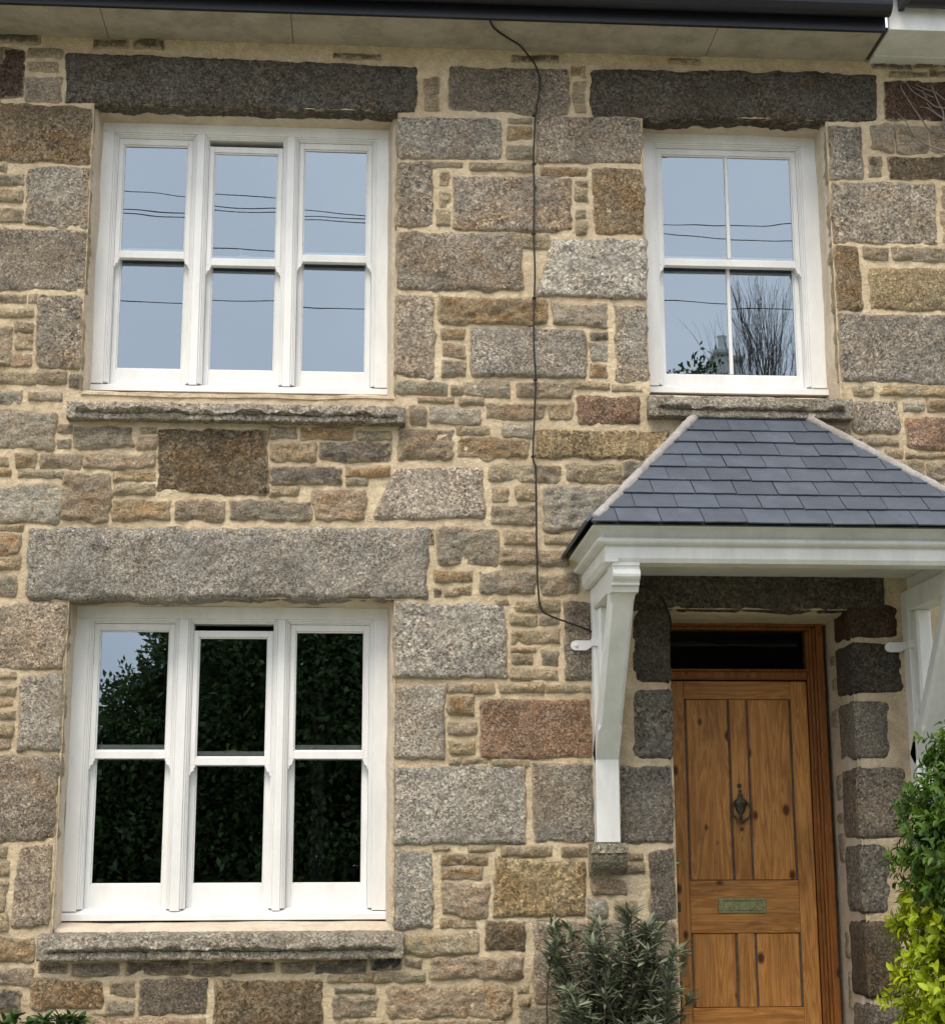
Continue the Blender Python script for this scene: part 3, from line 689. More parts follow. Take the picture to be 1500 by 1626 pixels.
def window(x0, x1, z0, z1, lights, up_z, lo_z, label, bar=False, drop=None):
    root = hp(empty('sash_window', ((x0 + x1) / 2, .2, z0))); root['label'] = label
    inv = Matrix.Translation(-Vector(root.location))
    def put(mb, name, mat, smooth=False):
        o = mb.build(name, mat, None, smooth); o.parent = root; o.matrix_parent_inverse = inv; return o
    yf = .20; bw = .052; hw = .060
    # outer frame
    fr = MB(); top = up_z[1] + hw; bot = z0
    fr.box(x0, x1, yf, yf + .14, top, z1)
    edges = [x0] + [e for (a, b) in lights for e in (a - bw, b + bw)] + [x1]
    for i in range(0, len(edges), 2): fr.box(edges[i], edges[i + 1], yf, yf + .14, bot + .045, top, .003)
    sv, sf = extrude_poly([(yf - .018, bot), (yf + .14, bot), (yf + .14, bot + .058), (yf + .05, bot + .056), (yf - .018, bot + .030)], 'x', x0, x1); fr.add(sv, sf)
    for (a, b) in lights:      # moulded staff bead round each light, stepped twice
        for k, (ins, dep, wd) in enumerate(((.0, .007, .010), (.010, .016, .008), (.018, .024, .006))):
            xa, xb, zt = a - bw + ins, b + bw - ins, top - ins
            fr.box(xa, xa + wd, yf + dep, yf + .12, bot + .055, zt, .003); fr.box(xb - wd, xb, yf + dep, yf + .12, bot + .055, zt, .003)
            fr.box(xa + wd, xb - wd, yf + dep, yf + .12, zt - wd, zt, .003)
    put(fr, 'frame', M['white'])
    for li, (a, b) in enumerate(lights):
        dz = drop if (drop and li == 1) else 0.0
        ys = yf + .032
        us = MB(); st = .027                                         # upper sash
        u0, u1 = up_z[0] - dz, up_z[1] - dz
        rail = .040
        us.box(a - st, a, ys, ys + .042, u0 - rail, u1 + .034); us.box(b, b + st, ys, ys + .042, u0 - rail, u1 + .034)
        us.box(a, b, ys + .001, ys + .042, u1, u1 + .034); us.box(a, b, ys + .001, ys + .042, u0 - rail, u0)
        for (p0, p1, q0, q1) in ((a, a + .007, u0, u1), (b - .007, b, u0, u1)): us.box(p0, p1, ys + .010, ys + .034, q0, q1, .003)
        us.box(a + .007, b - .007, ys + .010, ys + .034, u0, u0 + .007, .003); us.box(a + .007, b - .007, ys + .010, ys + .034, u1 - .007, u1, .003)
        us.add(*horn(a - st, u0 - rail, 1, ys)); us.add(*horn(b + st, u0 - rail, -1, ys))
        yl = yf + .080
        lo = MB(); l0 = lo_z[0]; l1 = u0 - .004                       # lower sash, behind
        lo.box(a - st, a, yl, yl + .042, bot + .050, l1 + .040); lo.box(b, b + st, yl, yl + .042, bot + .050, l1 + .040)
        lo.box(a, b, yl + .001, yl + .042, bot + .050, l0); lo.box(a, b, yl + .001, yl + .042, l1, l1 + .040)
        for (p0, p1) in ((a, a + .007), (b - .007, b)): lo.box(p0, p1, yl + .010, yl + .034, l0, l1, .003)
        lo.box(a + .007, b - .007, yl + .010, yl + .034, l0, l0 + .007, .003)
        if bar:
            c = (a + b) / 2
            us.box(c - .0105, c + .0105, ys + .004, ys + .036, u0 + .007, u1 - .007, .006); lo.box(c - .0105, c + .0105, yl + .004, yl + .036, l0 + .007, l1, .006)
        put(us, 'upper_sash', M['white']); put(lo, 'lower_sash', M['white'])
        # side linings and parting bead in the box
        ln = MB()
        for sx in (-1, 1):
            ex = a - bw + .024 if sx < 0 else b + bw - .024
            ln.box(min(ex, ex + sx * -.0), max(ex, ex) + .001, yf + .03, yf + .13, bot + .056, top - .024, 0)
        # panes, one for each sash (two where a bar divides it)
        xs = [(a, b)] if not bar else [(a, (a + b) / 2), ((a + b) / 2, b)]
        for (p0, p1) in xs:
            for (q0, q1, yy) in ((u0, u1, ys + .020), (l0, l1, yl + .020)):
                tx, tz = random.uniform(-.0022, .0022), random.uniform(-.0018, .0018)
                g = MB(); g.add([(p0 - .003, yy - tx, q0 - .003 ), (p1 + .003, yy + tx, q0 - .003), (p1 + .003, yy + tx + tz, q1 + .003), (p0 - .003, yy - tx + tz, q1 + .003)], [(0, 1, 2, 3)])
                put(g, 'pane', M['glass'])
        if (drop and li == 1) or bar:
            c = (a + b) / 2; ct = MB(); zc = u0 + .002 + (0.0)
            v, f = lathe([(.010, 0), (.010, .004), (.004, .008), (.004, .026), (.009, .030), (.010, .037), (.006, .043), (.001, .045)], 10, (c - .02, yl + .01, l1 + .040), 'z'); ct.add(v, f)
            ct.box(c - .03, c + .03, yl + .0, yl + .02, l1 + .040, l1 + .047, .001)
            put(ct, 'catch', M['brass'])
    return root
window(-1.510, .122, 3.514, 5.103, [(-1.385, -1.023), (-.875, -.513), (-.365, -.003)], (4.342, 4.986), (3.668, 0), 'three-light white sash window on the upper floor', drop=.034)
window(-1.522, .138, .700, 2.324, [(-1.393, -1.025), (-.871, -.503), (-.358, .010)], (1.562, 2.200), (.878, 0), 'three-light white sash window on the ground floor', drop=.034)
window(1.548, 2.613, 3.555, 5.132, [(1.697, 2.466)], (4.368, 5.014), (3.690, 0), 'white two-over-two sash window above the porch', bar=True)

# rooms behind the glass
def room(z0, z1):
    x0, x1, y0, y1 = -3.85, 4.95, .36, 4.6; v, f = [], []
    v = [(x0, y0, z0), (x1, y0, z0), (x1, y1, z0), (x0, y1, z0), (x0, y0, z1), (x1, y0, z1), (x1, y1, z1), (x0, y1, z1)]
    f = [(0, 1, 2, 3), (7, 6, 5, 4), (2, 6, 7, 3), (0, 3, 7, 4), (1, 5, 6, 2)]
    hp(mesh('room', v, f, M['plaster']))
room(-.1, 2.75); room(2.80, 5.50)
# a partition and a door leaf seen dimly inside the ground-floor room
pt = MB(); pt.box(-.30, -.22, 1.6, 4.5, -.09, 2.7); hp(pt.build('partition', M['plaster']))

# ------------------------------------------------------------------ eaves
SZ = 5.515
ev = MB()
joints = [-3.9, -2.25, -1.46, -.43, 1.93, 2.862]
for a, b in zip(joints[:-1], joints[1:]):
    s = MB(); s.box(a + .0015, b - .0015, -.345, .02, SZ, SZ + .012, .002); hp(s.build('soffit_board', M['cream']))
sb = MB(); sb.box(-3.9, 5.0, -.34, .3, SZ + .014, SZ + .03, .001); hp(sb.build('soffit_light_block', M['bark']))  # unseen dark sheet, added to stop light leaking through the board joints
fb = MB(); fb.box(-3.9, 2.868, -.372, -.347, SZ - .012, SZ + .18, .003); hp(fb.build('fascia', M['black']))
def gutter(x0, x1, y, z, r):
    prof = []
    for k in range(11): a = math.pi + math.pi * k / 10; prof.append((y + r * math.cos(a), z + r * math.sin(a)))
    prof = [(prof[0][0], prof[0][1] + .012), ] + prof + [(prof[-1][0], prof[-1][1] + .012)]
    inner = [(y + (p[0] - y) * .94, p[1] + .003) for p in prof][::-1]
    return extrude_poly(prof + inner, 'x', x0, x1)
g = MB(); g.add(*gutter(-3.9, 2.875, -.433, SZ + .105, .060)); hp(g.build('gutter', M['black'], None, False))
rf = MB(); rf.add(*extrude_poly([(-.50, SZ + .16), (4.8, SZ + 3.7), (4.8, SZ + 3.76), (-.50, SZ + .20)], 'x', -3.95, 2.87)); hp(rf.build('roof', M['slate']))
bx = MB()
bx.add(*extrude_poly([(-3.9, -.3), (-3.86, -.3), (-3.86, SZ), (-3.9, SZ)], 'y', .02, 4.8)); bx.box(-3.9, 5, 4.62, 4.8, -.3, SZ + .1); hp(bx.build('side_wall', M['mortar']))

# neighbour's eaves
nb = props(empty('neighbouring_eaves', (2.9, 0, SZ)), 'white boxed eaves with black gutter of the adjoining house', 'eaves')
def npart(mb, name, mat):
    o = mb.build(name, mat); o.parent = nb; o.matrix_parent_inverse = nb.matrix_basis.inverted(); return o
s = MB(); s.box(2.886, 5.0, -.366, -.10, SZ - .006, SZ + .01); npart(s, 'soffit_board', M['porchwhite'])
s = MB(); s.box(2.886, 5.0, -.098, .01, SZ - .014, SZ + .01); npart(s, 'soffit_trim', M['porchwhite'])
s = MB(); s.box(2.880, 5.0, -.392, -.367, SZ - .010, SZ + .22); npart(s, 'fascia', M['porchwhite'])
s = MB(); s.add(*gutter(2.95, 5.0, -.455, SZ + .155, .058)); s.box(2.935, 2.965, -.52, -.392, SZ + .10, SZ + .20); npart(s, 'gutter', M['black'])
s = MB(); s.add(*extrude_poly([(-.50, SZ + .21), (4.8, SZ + 3.75), (4.8, SZ + 3.81), (-.50, SZ + .25)], 'x', 2.885, 5.0)); npart(s, 'roof', M['slate'])

# ------------------------------------------------------------------ front door
DY = .47
dx0, dx1, dz0, dz1 = 1.690, 2.478, -.02, 1.968
door = hp(empty('front_door', ((dx0 + dx1) / 2, DY, dz0))); door['label'] = 'four-panel stripped pine front door'
dinv = Matrix.Translation(-Vector(door.location))
def dpart(mb, name, mat, smooth=False, col=None):
    o = mb.build(name, mat, None, smooth); o.parent = door; o.matrix_parent_inverse = dinv
    o.color = (*(col or [random.uniform(.9, 1.08)] * 3), 1); return o
sw = .092; mw = .094; cx = (dx0 + dx1) / 2
for a, b in ((dx0, dx0 + sw), (dx1 - sw, dx1)):
    m_ = MB(); m_.box(a, b, DY, DY + .045, dz0, dz1, .003); dpart(m_, 'stile', M['wood'])
for a, b in ((1.868, dz1), (.606, .884), (dz0, .22)):
    m_ = MB(); m_.box(dx0 + sw + .001, dx1 - sw - .001, DY + .001, DY + .045, a, b, .003); dpart(m_, 'rail', M['woodh'])
for a, b in ((.884, 1.868), (.22, .606)):
    m_ = MB(); m_.box(cx - mw / 2, cx + mw / 2, DY + .0015, DY + .044, a + .001, b - .001, .004); dpart(m_, 'muntin', M['wood'])
    for p, q in ((dx0 + sw, cx - mw / 2), (cx + mw / 2, dx1 - sw)):
        m_ = MB(); m_.box(p + .0125, q - .0125, DY + .007, DY + .036, a + .002, b - .002, .004); dpart(m_, 'panel', M['wood'])
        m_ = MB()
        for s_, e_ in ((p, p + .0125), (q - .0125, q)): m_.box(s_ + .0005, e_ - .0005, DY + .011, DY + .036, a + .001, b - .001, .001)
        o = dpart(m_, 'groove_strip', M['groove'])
# letter plate
lx0, lx1, lz0, lz1 = 1.936, 2.198, .712, .792
m_ = MB(); m_.box(lx0, lx1, DY - .006, DY, lz0, lz1, .002)
m_.box(lx0 + .028, lx1 - .026, DY - .010, DY - .006, lz0 + .014, lz1 - .016, .002)
m_.add(*extrude_poly([(DY - .006, lz1 - .012), (DY - .014, lz1 - .014), (DY - .006, lz1 - .018)], 'x', lx0 + .026, lx1 - .024)); dpart(m_, 'letter_plate', M['brass'])
# knocker: urn plate with a swinging loop
kx, kz = 2.079, 1.270
m_ = MB(); z0 = kz
urn = [(.001, .103), (.006, .100), (.009, .092), (.005, .086), (.012, .074), (.016, .066), (.010, .060), (.030, .044), (.040, .034), (.040, .026), (.033, .020), (.028, -.004), (.018, -.024), (.008, -.034), (.012, -.044), (.007, -.056), (.001, -.060)]
v, f = lathe(urn[::-1], 14, (0, 0, 0), 'z'); v = [(kx + p[0], DY - .004 + p[1] * .38, z0 + p[2]) for p in v]; m_.add(v, f)
loop = [(kx + .052 * math.sin(t) * (1.0 if abs(t) < 2.2 else .95), DY - .014 - .012 * (1 + math.cos(t)) / 2, z0 - .012 - .056 * math.cos(t)) for t in np.linspace(-2.35, 2.35, 22)]
m_.add(*tube(loop, .0065, .0065, 8))
v, f = lathe([(.001, -.014), (.011, -.008), (.012, .002), (.006, .010), (.001, .012)], 10, (kx, DY - .026, z0 - .070), 'z'); m_.add(v, f)
v, f = lathe([(.001, -.014), (.008, -.01), (.009, 0), (.001, .010)], 10, (kx, DY - .012, z0 - .106), 'z'); m_.add(v, f)
dpart(m_, 'knocker', M['bronze'], True)
m_ = MB(); m_.add(*lathe([(.013, 0), (.013, -.004), (.010, -.006), (.009, -.003), (.001, -.003)], 16, (2.076, DY, 1.392))); dpart(m_, 'spyhole', M['bronze'], True)
m_ = MB(); m_.add(*lathe([(.017, 0), (.017, -.005), (.013, -.009), (.012, -.006), (.001, -.006)], 16, (1.722, DY, .985))); dpart(m_, 'lock', M['brass'], True)
m_ = MB(); m_.box(1.715, 1.732, DY - .003, DY, .72, .77, .001); dpart(m_, 'keyhole_plate', M['bronze'])

dfr = hp(empty('door_frame', (cx, .44, dz0))); dfr['label'] = 'dark stained wooden door frame with a glazed fanlight'
finv = Matrix.Translation(-Vector(dfr.location))
def fpart(mb, name, mat, col=None):
    o = mb.build(name, mat); o.parent = dfr; o.matrix_parent_inverse = finv; o.color = (*(col or [random.uniform(.9, 1.05)] * 3), 1); return o
for a, s_ in ((1.594, 1), (2.576, -1)):
    m_ = MB(); w0 = .040; q = sorted((a, a + s_ * w0)); m_.box(q[0], q[1], .430, .56, -.1, 2.314, .006)
    q = sorted((a + s_ * w0, a + s_ * (w0 + .016))); m_.box(q[0], q[1], .440, .56, -.1, 2.270, .005)
    q = sorted((a + s_ * (w0 + .016), a + s_ * (w0 + .034))); m_.box(q[0], q[1], .452, .56, -.1, 2.262, .006)
    q = sorted((a + s_ * (w0 + .034), a + s_ * (w0 + .052))); m_.box(q[0], q[1], .463, .56, -.1, 2.254, .003)
    fpart(m_, 'jamb', M['woodf'])
m_ = MB(); m_.box(1.635, 2.535, .430, .56, 2.274, 2.314, .006); m_.box(1.651, 2.519, .447, .56, 2.256, 2.274, .005); fpart(m_, 'head', M['woodf'])
m_ = MB(); m_.box(1.687, 2.484, .446, .56, 1.976, 2.024, .010); m_.box(1.687, 2.484, .456, .55, 2.024, 2.036, .003); fpart(m_, 'transom', M['woodf'])
m_ = MB(); m_.add([(1.66, .50, 2.03), (2.51, .50, 2.03), (2.51, .505, 2.27), (1.66, .505, 2.27)], [(0, 1, 2, 3)]); fpart(m_, 'fanlight_pane', M['oldglass'])
m_ = MB(); m_.box(1.60, 2.60, .10, .60, -.35, -.022, .01); fpart(m_, 'threshold', M['granite'], (.3, .28, .25))

# ------------------------------------------------------------------ porch canopy
porch = hp(empty('porch_canopy', (2.1, 0, 2.4))); porch['label'] = 'slated hipped porch canopy on white timber brackets'
pinv = Matrix.Translation(-Vector(porch.location))
def pp(o): o.parent = porch; o.matrix_parent_inverse = pinv; return o
PXL, PXR, PF = 1.159, 3.047, .83
def usweep(prof, name, mat, smooth=False):
    """sweep a closed (out, z) profile along wall - front - wall with mitred corners"""
    n = len(prof); V = []
    for st in range(4):
        for o, z in prof:
            x = (PXL - o) if st < 2 else (PXR + o); y = 0.012 if st in (0, 3) else -PF - o
            V.append((x, y, z))
    F = []
    for st in range(3):
        for i in range(n):
            j = (i + 1) % n; F.append((st * n + i, st * n + j, (st + 1) * n + j, (st + 1) * n + i))
    return pp(mesh(name, V, F, mat, None, smooth))
usweep([(-.125, 2.398), (-.016, 2.398), (0, 2.418), (0, 2.474), (-.125, 2.474)][::-1], 'fascia_beam', M['porchwhite'])
rp = [(-.05, 2.475), (-.004, 2.475), (-.002, 2.481)] + [(.016 + .026 * math.cos(a), 2.4985 + .0165 * math.sin(a)) for a in np.linspace(-1.5, 1.57, 11)] + [(.006, 2.516), (.006, 2.520)]
cove = [(.008 + .058 * (1 - math.cos(a)), 2.520 + .038 * math.sin(a)) for a in np.linspace(0, 1.5, 8)]
usweep((rp + cove + [(.070, 2.562), (-.05, 2.562)])[::-1], 'eaves_moulding', M['porchwhite'])
for a, b in ((PXL, PXL + .065), (PXR - .065, PXR)):        # unchamfered stops at the beam's ends
    s = MB(); s.box(a - .001, b, -PF - .002, -PF + .09, 2.397, 2.44, .003); pp(s.build('beam_stop', M['porchwhite']))
# ceiling boards and wall plate
s = MB(); s.box(PXL + .05, PXR - .05, -PF + .05, .0, 2.476, 2.49); pp(s.build('ceiling', M['porchwhite']))
# brackets
def bracket(x0, x1, flip):
    b = pp(empty('bracket', ((x0 + x1) / 2, 0, 1.08))); bi = Matrix.Translation(-Vector(b.location))
    m_ = MB(); m_.box(x0, x1, -.095, .004, 1.082, 2.397, .003); c = .010
    # strut: chamfered between stops
    y0, z0, y1, z1 = -.095, 1.50, -.735, 2.30
    d = np.array([y1 - y0, z1 - z0]); L = np.linalg.norm(d); d /= L; nrm = np.array([-d[1], d[0]])   # outward (forward-down)
    if nrm[0] > 0: nrm = -nrm
    th = .095
    def sec(t, ch):
        p = np.array([y0, z0]) + d * L * t; q = p - nrm * th
        if t == 0: pass
        return [(x0, *(q + nrm * ch)), (x0, *(p - nrm * ch)), (x0 + ch, *p), (x1 - ch, *p), (x1, *(p - nrm * ch)), (x1, *(q + nrm * ch)), (x1 - ch, *q), (x0 + ch, *q)]
    ts = [(-.03, .002), (.17, .002), (.205, .016), (.90, .016), (.93, .002), (1.04, .002)]
    V = []; F = []
    for t, ch in ts: V += sec(t, ch)
    for i in range(len(ts) - 1):
        for k in range(8): k2 = (k + 1) % 8; F.append((i * 8 + k, i * 8 + k2, (i + 1) * 8 + k2, (i + 1) * 8 + k))
    F += [tuple(range(8)), tuple(range(len(V) - 8, len(V)))[::-1]]
    m_.add(V, F)
    # top plate
    m_.box(x0 + .0015, x1 - .0015, -.74, -.094, 2.285, 2.3965, .003)
    # inner lining panels give the stopped opening
    m_.box(x0 + .02, x1 - .02, -.17, -.094, 1.75, 2.286, .012)
    # moulded cap at the strut's head
    cap = [(-.66, 2.398), (-.822, 2.398), (-.822, 2.384), (-.812, 2.380), (-.812, 2.366), (-.826, 2.362), (-.834, 2.352), (-.836, 2.340), (-.832, 2.328), (-.822, 2.318), (-.808, 2.310), (-.800, 2.302), (-.800, 2.292), (-.776, 2.286), (-.766, 2.262), (-.66, 2.262)]
    m_.add(*extrude_poly(cap, 'x', x0 - .006, x1 + .006))
    o = m_.build('bracket_timber', M['porchwhite']); o.parent = b; o.matrix_parent_inverse = bi
    # painted iron strap
    s = MB(); zc = 2.098; hgt = .026
    tab = [(x0 - .085 + .026 * math.cos(a), zc + .026 * math.sin(a)) for a in np.linspace(math.pi / 2, 3 * math.pi / 2, 9)] + [(x0 - .03, zc - .026), (x0 + .0, zc - .008), (x0 + .0, zc + .028), (x0 - .03, zc + .026)]
    s.add(*extrude_poly(tab, 'y', -.034, -.022)); s.add(*lathe([(.009, 0), (.008, -.006), (.001, -.008)], 10, (x0 - .082, -.034, zc)))
    s.box(x0 - .006, x0 - .001, -.101, -.024, zc - .012, zc + .034, .001); s.box(x0 - .006, x1 + .006, -.107, -.101, zc - .012, zc + .034, .001); s.box(x1 + .001, x1 + .006, -.101, -.0, zc - .012, zc + .034, .001)
    o = s.build('strap', M['strap']); o.parent = b; o.matrix_parent_inverse = bi
    return b
bracket(1.201, 1.322, False); bracket(2.884, 3.005, True)
# granite corbels under the posts
for x0, x1 in ((1.168, 1.352), (2.852, 3.036)):
    pr = [(.02, 1.078), (-.138, 1.078), (-.140, 1.030), (-.128, 1.024)] + [(-.045 - .083 * math.cos(a) ** 2.0 + .0, 1.022 - .092 * math.sin(a)) for a in np.linspace(.15, 1.5, 6)] + [(-.035, .920), (.02, .920)]
    s = MB(); s.add(*extrude_poly(pr, 'x', x0, x1)); o = pp(s.build('corbel', M['granite'])); o.color = (.46, .42, .33, .1)

# slate roof
EX0, EX1, EYF, EZ = 1.070, 3.136, -.95, 2.566
TX0, TX1, TZ = 1.815, 2.386, 3.372
SL = math.hypot(EYF, TZ - EZ); sdir = np.array([0, -EYF / SL, (TZ - EZ) / SL]); snor = np.array([0, -(TZ - EZ) / SL, -EYF / SL]) * 1.0
snor = np.array([0, -(TZ - EZ), -EYF]) / SL
def xl(s): return EX0 + (TX0 - EX0) * s / SL
def xr(s): return EX1 + (TX1 - EX1) * s / SL
deck = MB(); e0, e1 = (EX0 + .02, EYF + .02, EZ - .004), (EX1 - .02, EYF + .02, EZ - .004)
deck.add([e0, e1, (TX1, 0, TZ - .02), (TX0, 0, TZ - .02), (EX0 + .02, 0.01, EZ - .004), (EX1 - .02, 0.01, EZ - .004)], [(0, 1, 2, 3), (4, 0, 3), (1, 5, 2), (4, 5, 1, 0)])
pp(deck.build('roof_deck', M['slate']))
def clip(poly, fn):
    out = []
    for i in range(len(poly)):
        a, b = poly[i], poly[(i + 1) % len(poly)]; fa, fb = fn(a), fn(b)
        if fa >= 0: out.append(a)
        if (fa >= 0) != (fb >= 0):
            t = fa / (fa - fb); out.append((a[0] + (b[0] - a[0]) * t, a[1] + (b[1] - a[1]) * t))
    return out
gauge = .1485; sw_ = .2075; row = 0; s0 = -.012
org = np.array([0, EYF, EZ])
while s0 < SL - .05:
    s1 = min(s0 + gauge + .03, SL + .004); x = 1.205 - sw_ * 2 + (row % 2) * sw_ * .48 + row * .004
    while x < EX1 + .1:
        g = random.uniform(.0012, .0028); jz = random.uniform(-.004, .004); ro = random.uniform(-.004, .004)
        # slightly ragged tail
        tail = [(x + g + (sw_ - 2 * g) * k / 6, s0 + jz + ro * (k / 6 - .5) + random.uniform(-.0018, .0018)) for k in range(7)]
        poly = tail + [(x + sw_ - g, s1), (x + g, s1)]
        poly = clip(clip(poly, lambda p: p[0] - xl(max(p[1], 0)) - .004), lambda p: xr(max(p[1], 0)) - .004 - p[0])
        if len(poly) > 2:
            lift = .0105 + random.uniform(-.0015, .002); V = []
            for (px_, s_) in poly:
                tt = (s_ - s0) / gauge; base = org + sdir * s_ + np.array([px_, 0, 0]); V.append(base + snor * (lift * (1 - .82 * tt) + .0065))
            for (px_, s_) in poly:
                tt = (s_ - s0) / gauge; base = org + sdir * s_ + np.array([px_, 0, 0]); V.append(base + snor * (lift * (1 - .82 * tt)))
            n = len(poly); c = np.mean(V, 0)
            F = [tuple(range(n)), tuple(range(n, 2 * n))[::-1]] + [(i, n + i, n + (i + 1) % n, (i + 1) % n) for i in range(n)]
            o = mesh('slate', [q - c for q in V], F, M['slate']); o.location = c; pp(o)
        x += sw_
    s0 += gauge; row += 1
# side slopes, edge on to the street
for sx, (ex, tx) in ((-1, (EX0, TX0)), (1, (EX1, TX1))):
    a, b, c = np.array((ex + sx * .012, EYF - .012, EZ)), np.array((ex + sx * .012, 0.0, EZ)), np.array((tx, 0.0, TZ)); n = np.cross(b - a, c - a); n /= np.linalg.norm(n)
    if n[2] < 0: n = -n
    V = [a, b, c, a + n * .014, b + n * .014, c + n * .014]
    mesh_o = mesh('side_slope', V, [(0, 1, 2), (3, 5, 4), (0, 3, 4, 1), (1, 4, 5, 2), (2, 5, 3, 0)], M['slate']); pp(mesh_o)
# mortared hips and head
def fillet(a, b, r, name):
    a, b = np.array(a, float), np.array(b, float); L = np.linalg.norm(b - a); k = int(L / .012); pts = [a + (b - a) * i / k for i in range(k + 1)]
    v, f = tube(pts, r, r, 10); v = np.array(v)
    c = np.repeat(np.array(pts), 10, 0); d = v - c; nn = 1 + .16 * fbm(v * 14, 3) + .10 * vnoise(v * 60)
    v = c + d * nn[:, None]; return pp(mesh(name, v, f, M['cement'], None, True))
fillet((EX0 + .03, EYF + .03, EZ + .024), (TX0 - .004, -.015, TZ + .004), .025, 'hip_mortar'); fillet((EX1 - .03, EYF + .03, EZ + .024), (TX1 + .004, -.015, TZ + .004), .025, 'hip_mortar')
fillet((TX0 - .01, -.012, TZ + .004), (TX1 + .01, -.012, TZ + .004), .022, 'head_mortar')

# ------------------------------------------------------------------ cable
cp = [PZ(779, 22, SZ - .006), PZ(785, 45, SZ - .006), PZ(806, 60, SZ - .006), PZ(824, 71, SZ - .006)]
path = [(a, b, SZ - .006) for a, b in cp]
path[0] = (path[0][0], -.345, SZ - .006)
for x, y in ((838, 88), (850, 105), (857, 135), (850, 181), (848, 222), (847, 260), (848, 320), (847, 371), (849, 430), (848, 473), (847, 540), (850, 603), (848, 665), (846, 725), (850, 745), (851, 800), (852, 880), (854, 935), (859, 967), (875, 979), (905, 990), (940, 1004)):
    a, b = P(x, y, -.03); path.append((a, -.036, b))
path += [(1.215, -.03, 2.13), (1.27, -.02, 2.20), (1.35, -.02, 2.36), (1.45, -.02, 2.42), (1.56, -.02, 2.38), (1.615, -.022, 2.28), (1.64, .05, 2.20), (1.645, .20, 2.16)]
cab = props(empty('wall_cable', (path[10][0], 0, 3.2)), 'thin black cable running down the stone wall from the gutter to the porch', 'cable')
ci = Matrix.Translation(-Vector(cab.location))
v, f = tube(catmull(path, 7), .0052, .0052, 7); o = mesh('cable_run', v, f, M['cable'], None, True); o.parent = cab; o.matrix_parent_inverse = ci
for x, y in ((848, 183), (848, 260), (847, 371), (848, 473), (850, 603), (846, 725)):
    a, b = P(x, y, -.03); s = MB(); s.box(a - .011, a + .011, -.044, -.018, b - .005, b + .005, .002); o = s.build('clip', M['cable']); o.parent = cab; o.matrix_parent_inverse = ci

# ------------------------------------------------------------------ dry creeper under the neighbour's eaves
cr_ = props(empty('dry_creeper', P(1500, 220)[0:1] + (0, P(1500, 220)[1])), 'leafless dry creeper stems clinging to dark stone under the white eaves', 'creeper')
ci = Matrix.Translation(-Vector(cr_.location))
def cpix(l): return [(1380 + a / 8.13, 90 + b / 8.13) for a, b in l]
for l, r in (([(395, 370), (440, 480), (540, 620), (660, 810), (790, 955), (935, 995), (1100, 1010)], .005), ([(340, 710), (460, 840), (560, 1000), (680, 1120), (830, 1180), (1050, 1260)], .0045), ([(600, 1135), (700, 1160), (800, 1220), (1000, 1290)], .0035),
             ([(480, 340), (540, 440), (650, 510), (740, 570), (860, 650), (1100, 680)], .005), ([(800, 380), (830, 480), (900, 620), (945, 730), (955, 880), (1000, 1000)], .006), ([(735, 590), (810, 700), (950, 790), (1100, 850)], .0045),
             ([(650, 650), (740, 670), (860, 745), (975, 820), (1150, 900)], .0045), ([(540, 390), (640, 440), (760, 500), (820, 530)], .0035), ([(300, 770), (312, 860), (318, 940)], .003), ([(680, 410), (690, 480), (740, 540)], .003), ([(590, 360), (700, 420), (860, 470), (960, 560), (1120, 600)], .004)):
    pts = []
    for i, (x, y) in enumerate(cpix(l)):
        a, b = P(x, y, -.03); pts.append((a, -.034 - .006 * (i % 2), b))
    v, f = tube(catmull(pts, 5), r * .55, r, 6); o = mesh('stem', v, f, M['twig'], None, True); o.parent = cr_; o.matrix_parent_inverse = ci

